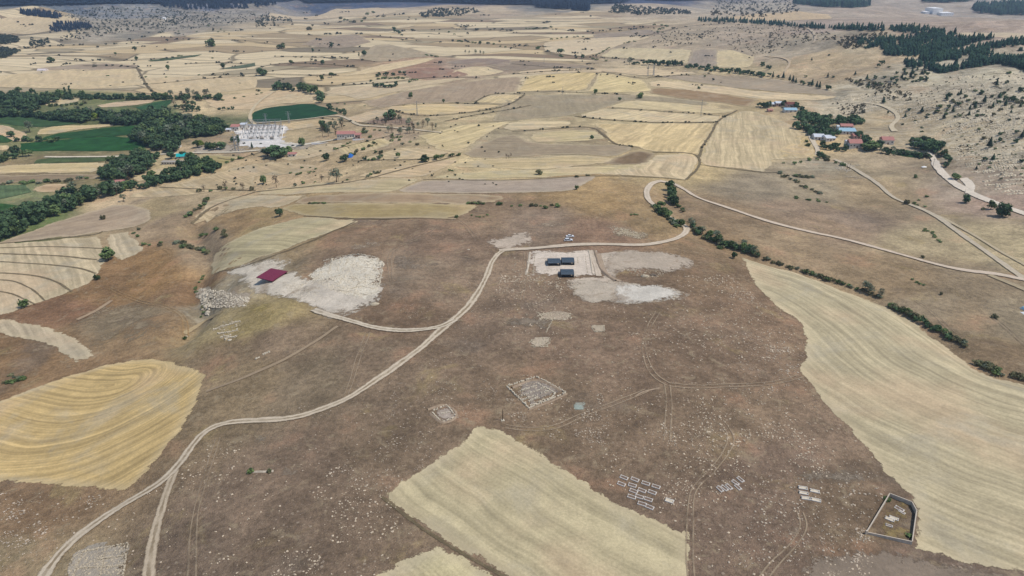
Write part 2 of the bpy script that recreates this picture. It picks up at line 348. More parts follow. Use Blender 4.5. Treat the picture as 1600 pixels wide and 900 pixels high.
fc = g.scale(fc, g.ss(g.noise(1, 3, .6, ms.outputs[0]), .3, .7, .86, 1.12))
fc = g.mix(g.ss(v2.outputs['Distance'], .034, .008, 0, .75), fc, alb((108,98,78)))
c = g.mix(g.ss(farm, .25, .6), c, fc)
fb = g.noise(.011, 5, .7); far_m = g.ss(g.n('ShaderNodeVectorMath', operation='LENGTH').outputs['Value'], 0, 1) if False else rock
c = g.mix(g.math('MULTIPLY', far_m, g.ss(fb, .49, .58, 0, .55)), c, alb((104,102,92)))
g.color(c); g.bump(g.math('ADD', n_sm, g.math('MULTIPLY', n_fine, .5)), .7, .9)
n_c = len(azs)
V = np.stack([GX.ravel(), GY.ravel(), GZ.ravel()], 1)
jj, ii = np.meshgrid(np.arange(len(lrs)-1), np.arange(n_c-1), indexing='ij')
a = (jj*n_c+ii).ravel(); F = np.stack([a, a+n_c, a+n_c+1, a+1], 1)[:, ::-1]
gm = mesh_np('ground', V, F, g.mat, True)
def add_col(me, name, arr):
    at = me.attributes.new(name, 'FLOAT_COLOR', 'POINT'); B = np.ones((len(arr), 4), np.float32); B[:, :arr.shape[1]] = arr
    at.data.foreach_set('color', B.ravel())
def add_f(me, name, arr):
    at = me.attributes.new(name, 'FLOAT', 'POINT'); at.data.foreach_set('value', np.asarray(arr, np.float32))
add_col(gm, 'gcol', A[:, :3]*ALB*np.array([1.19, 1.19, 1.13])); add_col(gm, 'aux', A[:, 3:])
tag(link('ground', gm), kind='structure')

# ------------------------------------------------------------------ sheets lying on the ground: fields, bare patches, tracks
def lift(x, y, layer): return (0.02+0.00028*np.hypot(x, y))*layer + 0.004*layer
def dens_poly(P, closed=True, wig=0.0):
    out = []; n = len(P)
    for k in range(n if closed else n-1):
        a, b = P[k], P[(k+1) % n]; L = np.hypot(*(b-a)); r = max(np.hypot(*a), 60)
        m = max(1, int(L/(r*.011))); d = (b-a)/(L+1e-9)
        for t in range(m):
            p = a+(b-a)*t/m
            q = wig*r*.0035*(2*vnoise(np.array(p[0]/7.), np.array(p[1]/7.))+2*vnoise(np.array(p[0]/31.), np.array(p[1]/31.)))
            out.append(p+np.array([-d[1], d[0]])*float(q))
    if not closed: out.append(P[-1])
    return np.array(out)
def smooth_px(P, closed, it=2, keep=36):
    P = [np.array(p, float) for p in P]; n = len(P); sharp = []
    for i in range(n):
        a, b = P[i]-P[i-1], P[(i+1) % n]-P[i]
        c = (a*b).sum()/(np.hypot(*a)*np.hypot(*b)+1e-9); sharp.append(c < math.cos(math.radians(keep)) and closed)
        if not closed and i in (0, n-1): sharp[-1] = True
    for _ in range(it):
        Q = []; S2 = []; n = len(P)
        for i in range(n):
            if sharp[i]: Q.append(P[i]); S2.append(True)
            else: Q += [P[i]*.75+P[i-1]*.25, P[i]*.75+P[(i+1) % n]*.25]; S2 += [False, False]
        P, sharp = Q, S2
    return np.array(P)
def inside(x, y, P):
    c = np.zeros(np.shape(x), bool); n = len(P)
    for k in range(n):
        x0, y0 = P[k]; x1, y1 = P[(k+1) % n]
        m = (y0 > y) != (y1 > y)
        c ^= m & (x < (x1-x0)*(y-y0)/(y1-y0+1e-12)+x0)
    return c
def sheet(name, px, mat, color, layer=1, rough=1, soften=0, curve=None, wig=1.0, step=.012):
    P = np.asarray(px, float)
    if rough: P = smooth_px(P, True, rough)
    Wd = dens_poly(ground_at(P), True, wig)
    r = np.hypot(Wd[:, 0], Wd[:, 1]); az = np.arctan2(Wd[:, 0], Wd[:, 1])
    A1, L1 = np.meshgrid(np.arange(az.min(), az.max(), step), np.arange(math.log(r.min()), math.log(r.max()), step))
    A1 = A1+((np.arange(A1.shape[0]) % 2)*step/2)[:, None]
    X = (np.sin(A1)*np.exp(L1)).ravel(); Y = (np.cos(A1)*np.exp(L1)).ravel()
    m = inside(X, Y, Wd); X, Y = X[m], Y[m]
    if len(X):
        sd = seg_dist(X, Y, np.concatenate([Wd, Wd[:1]])); m = sd > np.hypot(X, Y)*step*.35; X, Y = X[m], Y[m]
    pts = [Vector(p) for p in Wd]+[Vector((x, y)) for x, y in zip(X, Y)]; n = len(Wd)
    vv, ee, ff, *_ = delaunay_2d_cdt(pts, [(i, (i+1) % n) for i in range(n)], [], 1, 1e-4)
    V = np.array([(v.x, v.y) for v in vv]); F = np.array([f for f in ff if len(f) == 3])
    a_, b_, c_ = V[F[:, 0]], V[F[:, 1]], V[F[:, 2]]
    flip = ((b_-a_)[:, 0]*(c_-a_)[:, 1]-(b_-a_)[:, 1]*(c_-a_)[:, 0]) < 0
    F[flip] = F[flip][:, ::-1]
    Z = hgt(V[:, 0], V[:, 1])+lift(V[:, 0], V[:, 1], layer)
    me = mesh_np(name, np.column_stack([V, Z]), F, mat, True)
    edv = seg_dist(V[:, 0], V[:, 1], np.concatenate([Wd, Wd[:1]])); add_f(me, 'ed', edv); add_f(me, 'span', np.full(len(V), max(edv.max(), .5)))
    if curve is None:                                          # rows run parallel to the longest edge
        E = np.roll(ground_at(px), -1, 0)-ground_at(px); k = np.hypot(E[:, 0], E[:, 1]).argmax(); d = E[k]/np.hypot(*E[k])
        sdv = V[:, 0]*-d[1]+V[:, 1]*d[0]
    elif isinstance(curve, (int, float)):
        q = math.radians(curve); sdv = -V[:, 0]*math.sin(q)+V[:, 1]*math.cos(q)
    else: sdv = seg_dist(V[:, 0], V[:, 1], dens_poly(ground_at(smooth_px(curve, False, 2)), False))
    add_f(me, 'sd', sdv)
    o = link(name, me); o.color = alb(color); tag(o, kind='structure'); return o

def field_mat(name, stripe, spacing, blotch, edge=.5):
    m = NT(name); oc = m.n('ShaderNodeObjectInfo').outputs['Color']
    sd = m.attr('sd').outputs['Fac']; ed = m.attr('ed').outputs['Fac']
    wob = m.math('MULTIPLY_ADD', m.noise(.03, 2), spacing*3.0, sd)
    def lines(sp, det):
        w = m.n('ShaderNodeCombineXYZ'); m.l(m.math('DIVIDE', wob, sp), w.inputs[0])
        pz = m.n('ShaderNodeVectorMath', operation='SCALE'); m.l(m.pos(), pz.inputs[0]); pz.inputs['Scale'].default_value = .012
        ad = m.n('ShaderNodeVectorMath', operation='ADD'); m.l(w.outputs[0], ad.inputs[0]); m.l(pz.outputs[0], ad.inputs[1])
        return m.noise(1.0, det, .55, ad.outputs[0])
    s1 = lines(spacing, 2); s2 = lines(spacing*4.5, 2)
    c = m.scale(oc, m.ss(s1, .3, .7, 1-stripe, 1+stripe)); c = m.scale(c, m.ss(s2, .3, .7, 1-stripe*.45, 1+stripe*.45))
    c = m.mix(m.ss(m.noise(.022, 4), .48, .68, 0, blotch), c, alb((204,178,146)))
    c = m.mix(m.ss(m.noise(.03, 5, .65, None, .5), .5, .66, 0, blotch), c, alb((172,164,144)))
    c = m.scale(c, m.ss(m.noise(.12, 5, .7), .28, .72, .87, 1.12)); c = m.scale(c, m.ss(m.noise(1.3, 4, .75), .25, .75, .84, 1.16))
    c = m.mix(m.ss(m.math('ADD', ed, m.math('MULTIPLY', m.noise(.1, 4), -4.0)), 3.5, -1.5, 0, .4), c, alb((206,190,156)))
    m.color(c); m.bump(m.noise(1.6, 3, .7), .15, .5)
    rag = m.math('ADD', ed, m.math('MULTIPLY', m.math('SUBTRACT', m.noise(.22, 7, .78), .56), 8.0))
    m.alpha(m.ss(rag, 0, .25))
    return m.mat
M_FINE = field_mat('stubble_fine', .19, 2.3, .5)
M_ROWS = field_mat('stubble_rows', .20, 3.6, .15)
M_YEL = field_mat('stubble_yellow', .22, 1.3, .45)
M_FAR = field_mat('stubble_far', .10, 7.0, .3)
M_PLO = field_mat('ploughed', .10, 4.0, .25)
def green_mat():
    m = NT('green_crop'); oc = m.n('ShaderNodeObjectInfo').outputs['Color']; sd = m.attr('sd').outputs['Fac']
    w = m.n('ShaderNodeCombineXYZ'); m.l(m.math('DIVIDE', sd, 2.2), w.inputs[0])
    c = m.scale(oc, m.ss(m.noise(1, 2, .5, w.outputs[0]), .3, .7, .62, .85)); c = m.scale(c, m.ss(m.noise(.08, 4, .6), .3, .7, .75, 1.25))
    c = m.scale(c, m.ss(m.noise(.9, 4, .7), .3, .7, .8, 1.2)); m.color(c); m.bump(m.noise(1.2, 3), .4, .8); return m.mat
M_GRN = green_mat()
S, Rw, Fa, Pl = M_FINE, M_ROWS, M_FAR, M_PLO
FIELDS = [
# foreground
('stubble_field', [(-60,648),(0,625),(60,603),(130,580),(200,563),(250,560),(300,572),(323,583),(318,610),(300,650),(270,695),(235,735),(205,762),(192,768),(120,765),(60,760),(0,752),(-60,742)], M_YEL, (198,172,120), [(-260,480),(-60,560),(60,592),(150,606),(190,600)]),
('stubble_field', [(745,662),(775,667),(800,681),(880,730),(950,775),(1010,805),(1077,832),(1075,900),(1072,980),(880,980),(800,900),(755,878),(700,847),(655,818),(615,790),(598,776),(640,745),(690,710),(732,680)], S, (181,169,136), [(760,640),(880,712),(1000,785),(1140,850)]),
('stubble_field', [(560,925),(585,900),(620,880),(650,862),(684,852),(702,861),(775,902),(850,960),(830,990),(540,990)], S, (186,175,138), [(760,640),(880,712),(1000,785),(1140,850)]),
('stubble_field', [(1150,400),(1200,415),(1262,433),(1320,455),(1375,475),(1415,498),(1440,513),(1480,543),(1520,572),(1548,590),(1600,601),(1700,622),(1700,930),(1600,895),(1525,885),(1475,871),(1428,858),(1436,815),(1436,790),(1424,775),(1408,762),(1375,727),(1328,677),(1265,605),(1249,580),(1260,552),(1262,525),(1250,505),(1225,488),(1196,468),(1170,435)], S, (181,169,138), [(1160,380),(1300,420),(1460,500),(1540,570),(1720,610)]),
('stubble_field', [(-60,488),(0,499),(60,508),(115,522),(140,545),(148,556),(120,567),(92,550),(50,530),(0,519),(-60,508)], S, (186,171,144), None),
('stubble_field', [(-60,384),(60,377),(150,370),(160,383),(168,400),(160,425),(148,440),(110,457),(70,470),(40,480),(0,495),(-60,502)], S, (190,174,142), None),
('stubble_field', [(165,364),(205,361),(214,376),(223,391),(205,401),(185,409),(172,392)], S, (192,176,146), None),
('fallow_field', [(-60,395),(0,378),(60,357),(130,335),(190,316),(235,328),(242,340),(222,352),(190,360),(130,366),(60,375)], Pl, (166,148,125), None),
('stubble_field', [(455,344),(480,339),(560,345),(520,361),(470,381),(400,408),(342,428),(328,426),(331,405),(345,385),(380,368),(410,355)], S, (182,170,134), None),
# middle distance
('stubble_field', [(400,297),(470,290),(525,284),(612,279),(661,279),(642,288),(612,301),(525,301),(400,305)], S, (190,174,136), None),
('stubble_field', [(480,305),(400,305),(345,309),(322,318),(316,332),(292,352),(330,342),(362,330),(400,323),(428,327),(462,317)], S, (186,169,136), None),
('dry_meadow', [(462,318),(560,318),(725,319),(752,322),(716,341),(640,340),(560,342),(475,338),(442,326)], Pl, (164,146,104), None),
('fallow_field', [(480,305),(615,302),(725,303),(800,307),(762,320),(600,317),(462,318)], Pl, (158,136,108), None),
('fallow_field', [(663,281),(740,281),(800,281),(900,275),(930,275),(907,292),(893,300),(800,301),(700,303),(616,301),(643,288)], Pl, (166,151,134), None),
('stubble_field', [(664,280),(700,272),(800,265),(850,268),(880,262),(940,258),(1005,258),(1010,262),(925,273),(800,280)], S, (182,167,128), None),
('stubble_field', [(925,273),(960,264),(1005,258),(1025,242),(1082,241),(1092,249),(1090,262),(1072,281),(1040,277),(1000,274)], S, (190,172,138), [(1025,235),(1085,236),(1100,250),(1090,275)]),
('fallow_field', [(942,256),(962,247),(990,235),(1025,240),(1012,256),(975,258)], Pl, (130,110,84), None),
('fallow_field', [(720,240),(760,222),(800,208),(830,225),(990,228),(985,236),(962,246),(900,240),(820,245),(740,248)], Pl, (162,146,120), None),
('stubble_field', [(700,262),(740,250),(830,247),(900,242),(958,248),(938,257),(880,261),(845,266),(760,262)], S, (184,166,128), None),
('stubble_field', [(1122,187),(1150,175),(1180,173),(1200,181),(1240,197),(1262,213),(1270,235),(1264,248),(1212,250),(1195,269),(1150,264),(1098,259),(1094,250),(1102,228),(1113,208)], S, (186,169,134), 75),
('stubble_field', [(930,193),(1037,194),(1117,192),(1110,210),(1098,228),(1092,246),(1060,240),(1015,236),(990,228),(965,226),(948,222),(944,208)], Rw, (196,175,132), 68),
('stubble_field', [(898,181),(950,169),(1025,174),(1125,181),(1120,190),(1037,191),(950,187)], S, (200,182,144), None),
('stubble_field', [(952,167),(980,156),(1045,160),(1150,172),(1127,179),(1025,172)], S, (194,177,138), None),
('fallow_field', [(800,150),(887,148),(987,148),(1087,157),(1148,170),(1045,160),(985,155),(950,167),(898,180),(800,188),(770,190),(780,165)], Pl, (164,150,122), None),
('stubble_field', [(822,119),(935,112),(917,142),(850,142),(808,144)], Rw, (196,175,128), 62),
('stubble_field', [(937,112),(1005,125),(1017,142),(960,146),(918,143)], Rw, (198,180,134), 50),
('stubble_field', [(1015,126),(1100,132),(1200,145),(1290,150),(1312,150),(1300,156),(1240,158),(1200,156),(1100,143),(1020,135)], S, (202,182,146), None),
('fallow_field', [(1020,136),(1125,146),(1182,156),(1170,166),(1087,157),(1020,146)], Pl, (158,132,98), None),
('fallow_field', [(1020,119),(1087,116),(1200,122),(1260,132),(1310,146),(1290,149),(1200,143),(1095,130)], Pl, (172,156,132), None),
('stubble_field', [(800,113),(850,108),(932,107),(1050,107),(1110,116),(1085,116),(1022,120),(938,111),(822,118)], S, (196,176,142), None),
('fallow_field', [(800,94),(850,97),(920,103),(932,106),(850,107),(800,112),(760,104)], Pl, (152,136,116), None),
('stubble_field', [(850,66),(975,57),(1024,57),(980,67),(960,73),(925,88),(880,86),(848,80)], Fa, (198,180,148), None),
('stubble_field', [(960,74),(1020,76),(1082,77),(1072,101),(1025,96),(985,91),(935,90)], Fa, (190,175,140), 70),
('fallow_field', [(1083,77),(1121,78),(1119,105),(1073,102)], Pl, (162,148,130), None),
('stubble_field', [(1121,76),(1145,79),(1181,89),(1171,107),(1120,105)], Fa, (195,178,140), 80),
('fallow_field', [(925,54),(1010,45),(1045,52),(1020,56),(970,56),(930,63)], Fa, (160,144,124), None),
('stubble_field', [(742,160),(766,148),(820,148),(808,158),(785,162)], S, (198,178,136), None),
('stubble_field', [(606,171),(617,165),(662,161),(745,163),(783,163),(762,172),(682,181),(630,178)], S, (200,178,134), None),
('fallow_field', [(562,160),(637,142),(737,126),(820,120),(808,143),(764,148),(740,160),(675,160),(612,165),(592,170)], Pl, (172,152,126), None),
('stubble_field', [(525,121),(595,101),(665,90),(682,92),(650,102),(590,114)], Fa, (200,180,142), None),
('stubble_field', [(505,146),(530,135),(600,134),(700,122),(740,122),(640,138),(560,158),(540,150)], Fa, (188,170,138), None),
('stubble_field', [(540,184),(600,170),(618,178),(590,183),(560,194),(545,192)], S, (190,168,134), None),
('fallow_field', [(568,192),(600,181),(640,184),(650,195),(600,197)], Pl, (148,126,108), None),
('stubble_field', [(652,212),(690,205),(720,195),(800,190),(775,203),(740,222),(715,238),(680,232)], Rw, (192,174,132), 60),
('stubble_field', [(830,208),(905,202),(935,205),(945,217),(900,222),(835,222)], S, (186,170,130), None),
('stubble_field', [(800,190),(895,188),(890,197),(800,205),(785,200)], S, (198,180,142), None),
('stubble_field', [(700,112),(750,102),(790,112),(770,118),(720,120)], Fa, (198,180,144), None),
('stubble_field', [(520,230),(560,222),(600,215),(618,222),(600,230),(560,240),(530,242)], S, (190,172,130), None),
('stubble_field', [(560,250),(600,238),(640,228),(700,240),(660,250),(610,252)], S, (192,172,136), None),
('stubble_field', [(430,240),(480,228),(540,222),(545,230),(500,244),(450,252)], S, (186,169,136), None),
('stubble_field', [(540,276),(620,262),(690,250),(720,250),(690,266),(660,277),(612,278)], S, (190,168,132), None),
('stubble_field', [(190,308),(240,296),(310,280),(380,258),(440,252),(500,262),(470,270),(400,276),(400,294),(340,300),(260,308)], S, (188,168,132), None),
('fallow_field', [(310,242),(380,245),(350,258),(325,265),(308,255)], Pl, (176,162,112), None),
('stubble_field', [(318,152),(400,144),(480,140),(500,150),(420,165),(395,172),(345,170),(325,165)], Fa, (190,168,134), None),
('stubble_field', [(400,196),(470,190),(525,184),(535,192),(480,200),(440,206)], S, (188,166,128), None),
('stubble_field', [(415,160),(450,146),(495,145),(490,158),(440,162)], Fa, (194,175,140), None),
('stubble_field', [(0,118),(100,108),(210,108),(225,132),(150,140),(60,138),(-20,136),(-40,122)], Fa, (194,175,138), None),
('stubble_field', [(230,136),(222,122),(330,118),(400,120),(400,138),(340,146),(260,146)], Fa, (194,174,138), None),
('fallow_field', [(40,108),(150,98),(215,102),(212,107),(110,112)], Fa, (166,148,126), None),
('fallow_field', [(500,58),(560,53),(580,66),(540,76),(500,74),(470,70)], Fa, (164,146,124), None),
('fallow_field', [(585,70),(600,68),(660,80),(690,88),(640,90),(600,98),(560,92)], Fa, (174,158,130), None),
('fallow_field', [(700,95),(760,90),(800,94),(800,104),(750,100),(690,100)], Fa, (152,134,118), None),
('fallow_field', [(625,110),(660,104),(700,106),(740,116),(700,124),(640,124)], Fa, (160,128,108), None),
('stubble_field', [(0,30),(70,22),(130,28),(100,40),(60,55),(0,50),(-40,40)], Fa, (190,172,138), None),
('stubble_field', [(420,20),(560,12),(640,14),(600,24),(500,30),(420,34)], Fa, (190,172,142), None),
('stubble_field', [(640,40),(672,27),(660,38),(620,46),(560,44)], Fa, (194,176,140), None),
('stubble_field', [(1130,28),(1200,20),(1290,22),(1300,30),(1200,34)], Fa, (188,166,132), None),
('stubble_field', [(1480,50),(1600,52),(1650,60),(1600,62),(1500,56)], Fa, (190,174,148), None),
('stubble_field', [(1252,208),(1270,216),(1278,235),(1276,246),(1215,250),(1220,232)], S, (182,162,120), None),
# valley floor
('stubble_field', [(-40,268),(20,256),(165,255),(155,270),(0,271),(-40,275)], S, (198,178,134), None),
('stubble_field', [(55,199),(120,195),(213,193),(120,205),(60,211),(60,203)], S, (192,172,128), None),
('stubble_field', [(-40,192),(0,195),(35,207),(42,222),(20,222),(-10,208),(-40,205)], S, (192,166,130), None),
('stubble_field', [(-30,225),(15,227),(16,233),(-30,238)], S, (192,170,130), None),
('stubble_field', [(65,160),(100,152),(130,154),(120,160),(80,166)], S, (190,172,134), None),
('stubble_field', [(150,165),(190,158),(250,155),(230,163),(170,168)], S, (186,164,134), None),
('stubble_field', [(205,270),(245,262),(290,266),(250,280),(215,284)], S, (186,170,132), None),
('fallow_field', [(-40,276),(0,273),(155,272),(150,280),(60,284),(-40,290)], Pl, (148,130,104), None),
('stubble_field', [(50,290),(105,288),(98,300),(60,300)], S, (190,162,126), None),
]
for nm, poly, mt, colr, cv in FIELDS:
    if max(p[1] for p in poly) < 300:
        f_ = 1.05 if nm == 'stubble_field' else .96; colr = tuple(min(250, v*f_) for v in colr)
    sheet(nm, poly, mt, colr, 1, 1, 0, cv, 1.0 if max(p[1] for p in poly) > 150 else .5)
GREEN = [([(32,224),(110,217),(200,212),(232,224),(225,236),(140,237),(35,236)], (46,96,46)),
 ([(75,212),(140,202),(213,196),(214,205),(200,212),(120,216),(60,220)], (50,92,48)),
 ([(392,187),(398,175),(420,168),(487,162),(505,167),(520,173),(528,178),(500,183),(470,188),(405,192)], (40,84,50)),
 ([(0,182),(45,180),(90,184),(130,192),(80,199),(40,198),(-30,188)], (70,100,60)),
 ([(210,168),(250,158),(272,156),(262,168),(225,176)], (62,100,62)),
 ([(-40,207),(0,209),(18,220),(10,224),(-40,222)], (62,100,52)),
 ([(60,248),(150,243),(175,246),(160,253),(50,256)], (96,112,70)),
 ([(-40,318),(0,318),(32,322),(34,340),(0,342),(-40,346)], (60,98,48)),
 ([(-40,290),(40,289),(48,300),(0,312),(-40,316)], (104,124,86)),
 ([(1385,236),(1410,233),(1452,240),(1452,246),(1400,243)], (58,92,54)),
 ([(345,108),(400,98),(400,103),(380,107)], (110,122,96)), ([(230,95),(300,87),(318,85),(300,90),(235,97)], (104,118,86))]
for poly, colr in GREEN: sheet('crop_field', poly, M_GRN, colr, 1.3, 1, 0, None, .6)

# bare, chalky and stony patches with frayed edges
def patch_mat(name, speck, speckcol, fray, soft=1.0, vein=.3, off=.53):
    m = NT(name); oc = m.n('ShaderNodeObjectInfo').outputs['Color']; ed = m.attr('ed').outputs['Fac']
    c = m.scale(oc, m.ss(m.noise(.09, 5, .65), .25, .75, .84, 1.12)); c = m.scale(c, m.ss(m.noise(.7, 5, .75), .25, .75, .84, 1.14))
    c = m.mix(m.ss(m.noise(.35, 5, .75, None, .6), .53, .66, 0, speck), c, alb(speckcol))
    m.color(c); m.bump(m.noise(.9, 5, .75), .5, .9)
    c = m.mix(m.ss(m.noise(.05, 6, .7, None, .7), .52, .64, 0, vein), c, alb((146,128,108))); m.color(c)
    en = m.math('DIVIDE', ed, m.attr('span').outputs['Fac'])
    q = m.math('MULTIPLY', m.math('SUBTRACT', m.noise(.06, 8, .72, None, .6), off), fray); q2 = m.math('MULTIPLY', m.math('SUBTRACT', m.noise(.5, 6, .75), .5), fray*.6)
    m.alpha(m.ss(m.math('ADD', m.math('ADD', en, q), q2), 0, soft)); return m.mat
M_CH = patch_mat('chalk', .3, (164,148,128), 3.4, .35, .45)
M_CH2 = patch_mat('chalk_dig', .55, (160,146,126), 1.9, .3, .6, .47)
M_RUB = patch_mat('chalk_rubble', .6, (136,122,104), 2.2, .12, .15)
M_FNT = patch_mat('faint', .5, (138,120,102), 6.0, 1.2, .4)
M_CLEAN = patch_mat('clean_soil', .3, (186,170,150), 1.2, .12, .25)
PATCH = [
([(926,398),(975,394),(975,425),(965,446),(900,448),(884,438),(938,431)], M_CH2, (196,182,164), 1.35),
([(105,508),(150,485),(190,470),(262,478),(275,497),(264,522),(232,540),(165,555),(142,547),(126,526)], M_FNT, (154,138,112), 1.4),
([(345,425),(380,410),(420,402),(455,401),(462,408),(446,423),(478,428),(500,440),(560,450),(596,455),(575,474),(548,490),(515,500),(485,488),(450,468),(410,458),(370,442)], M_CH2, (212,202,184), 1.5),
([(478,430),(495,414),(520,404),(540,397),(590,401),(600,410),(598,432),(590,452),(596,462),(560,468),(520,455),(490,446)], M_RUB, (222,214,196), 2.0),
([(828,392),(928,392),(936,400),(938,430),(900,434),(880,430),(828,432)], M_CLEAN, (216,203,187), 1.5),
([(938,412),(955,398),(1000,392),(1050,396),(1085,408),(1080,420),(1040,430),(985,424),(950,436)], M_CH2, (186,172,154), 1.4),
([(884,442),(940,436),(1000,440),(1040,444),(1080,458),(1070,468),(1020,474),(960,476),(912,474),(892,460)], M_CH2, (190,178,160), 1.5),
([(958,444),(1000,441),(1040,447),(1074,461),(1040,470),(990,474),(960,472)], M_CH2, (208,202,190), 2.0),
([(470,440),(500,430),(560,430),(600,445),(590,468),(560,488),(520,500),(488,490),(455,470)], M_CH2, (208,198,182), 1.7),
([(758,378),(790,366),(825,362),(832,376),(828,386),(780,388)], M_CH, (190,175,157), 1.4),
([(815,352),(850,346),(885,349),(882,354),(840,357)], M_FNT, (170,154,132), 1.4),
([(950,352),(965,350),(1010,366),(1000,374),(960,368)], M_FNT, (172,158,132), 1.4),
([(538,378),(600,378),(612,384),(580,392),(540,390)], M_FNT, (176,160,138), 1.4),
([(620,395),(640,400),(690,412),(690,424),(650,430),(615,420)], M_FNT, (146,132,114), 1.3),
([(840,488),(868,485),(895,490),(894,500),(860,502),(842,498)], M_RUB, (176,160,140), 1.5),
([(824,535),(835,525),(858,526),(863,533),(850,542),(832,544)], M_RUB, (188,174,154), 1.5),
([(922,507),(944,507),(946,518),(928,520)], M_RUB, (184,170,148), 1.5),
([(805,598),(838,588),(878,610),(868,620),(826,637),(812,622)], M_RUB, (150,140,130), 1.3),
([(672,643),(700,632),(713,652),(692,663)], M_CH, (176,164,152), 1.5),
([(895,630),(912,628),(915,638),(897,641)], M_CH, (160,164,152), 1.3),
([(120,862),(160,852),(202,848),(196,880),(190,930),(100,930)], M_RUB, (178,168,152), 1.3),
([(305,450),(330,444),(390,460),(392,478),(350,482),(315,476)], M_RUB, (180,166,146), 1.3),
([(372,478),(400,470),(450,482),(440,500),(400,505),(360,498)], M_FNT, (166,150,98), 1.4),
([(395,682),(430,678),(460,682),(450,700),(400,706)], M_FNT, (150,138,122), 1.3),
([(440,730),(470,735),(462,745),(440,742)], M_FNT, (156,142,124), 1.3),
([(1195,835),(1215,820),(1250,812),(1262,830),(1230,850),(1195,860)], M_FNT, (160,144,124), 1.3),
([(1225,735),(1300,730),(1370,742),(1340,755),(1250,752)], M_FNT, (140,128,112), 1.3),
([(1260,880),(1350,850),(1470,880),(1600,905),(1600,950),(1240,950)], M_RUB, (142,128,112), 1.2),
([(1295,262),(1320,255),(1345,258),(1335,270),(1300,272)], M_FNT, (196,188,170), 1.4),
([(1315,272),(1370,276),(1360,284),(1320,284)], M_FNT, (186,172,148), 1.4),
([(1010,106),(1040,104),(1100,112),(1180,118),(1240,130),(1160,124),(1060,114)], M_FNT, (182,166,138), 1.3),
([(362,196),(445,193),(450,200),(448,222),(470,226),(460,232),(400,232),(365,228)], M_CLEAN, (226,222,216), 1.5),
([(300,228),(360,222),(400,232),(470,228),(500,220),(505,226),(470,236),(380,240),(310,241)], M_CH, (180,168,150), 1.4),
([(200,165),(330,225),(300,235)], M_FNT, (150,140,112), .9),
([(1480,180),(1500,178),(1510,183),(1485,186)], M_FNT, (205,196,176), 1.4),
([(780,480),(880,500),(860,520),(790,510)], M_FNT, (138,126,110), .8),
]
for poly, mt, colr, ly in PATCH: sheet('bare_ground', poly, mt, colr, ly, 2, 0, 0, 1.6, .010)

# ---- tracks
def track_mat(name, tracks, fray, strength=1.0):
    m = NT(name); oc = m.n('ShaderNodeObjectInfo').outputs['Color']; uv = m.attr('across').outputs['Fac']
    au_ = m.math('ABSOLUTE', uv)                       # 0 centre, 1 edge
    c = m.scale(oc, m.ss(m.noise(.3, 4, .7), .25, .75, .88, 1.1)); c = m.scale(c, m.ss(m.noise(1.8, 3, .7), .25, .75, .9, 1.1))
    nz = m.math('MULTIPLY', m.math('SUBTRACT', m.noise(.35, 4, .7), .5), fray)
    q = m.math('ADD', au_, nz)
    if tracks:
        mid = m.ss(q, .34, .16); c = m.mix(m.math('MULTIPLY', mid, m.ss(m.noise(.09, 4, .7), .35, .6, .2*tracks, .95*tracks)), c, alb((142,126,102)))
        c = m.mix(m.ss(q, .66, .85, 0, .6), c, alb((146,130,108)))
    m.color(c); m.bump(m.noise(1.5, 3), .1, .5)
    m.alpha(m.math('MULTIPLY', m.ss(q, 1.0, .82), strength)); return m.mat
T_MAIN = track_mat('track_two_ruts', 1.0, .9); T_ROAD = track_mat('gravel_road', .0, .6); T_SOFT = track_mat('worn_track', .25, .5, 1.0)
def faint_mat():
    m = NT('faint_ruts'); oc = m.n('ShaderNodeObjectInfo').outputs['Color']; uv = m.attr('across').outputs['Fac']; a_ = m.math('ABSOLUTE', uv)
    m.color(m.scale(oc, m.ss(m.noise(.8, 4, .7), .3, .7, .9, 1.1)))
    nz = m.math('MULTIPLY', m.math('SUBTRACT', m.noise(.25, 5, .75), .5), 1.0)
    rut = m.math('SUBTRACT', 1.0, m.math('MULTIPLY', m.math('ABSOLUTE', m.math('SUBTRACT', a_, .58)), 4.0))
    brk = m.ss(m.noise(.06, 4, .7), .36, .54, .3, 1.0)
    m.alpha(m.math('MULTIPLY', brk, m.ss(m.math('ADD', rut, nz), .05, .8, 0, .8))); return m.mat
T_FAINT = faint_mat()
def bank_mat():
    m = NT('grass_bank'); oc = m.n('ShaderNodeObjectInfo').outputs['Color']; uv = m.attr('across').outputs['Fac']; a_ = m.math('ABSOLUTE', uv)
    m.color(m.scale(oc, m.ss(m.noise(.3, 4, .7), .3, .7, .75, 1.2)))
    nz = m.math('MULTIPLY', m.math('SUBTRACT', m.noise(.2, 5, .75), .5), 1.6)
    m.alpha(m.ss(m.math('ADD', a_, nz), .95, .45, 0, .8)); return m.mat
T_BANK = bank_mat()
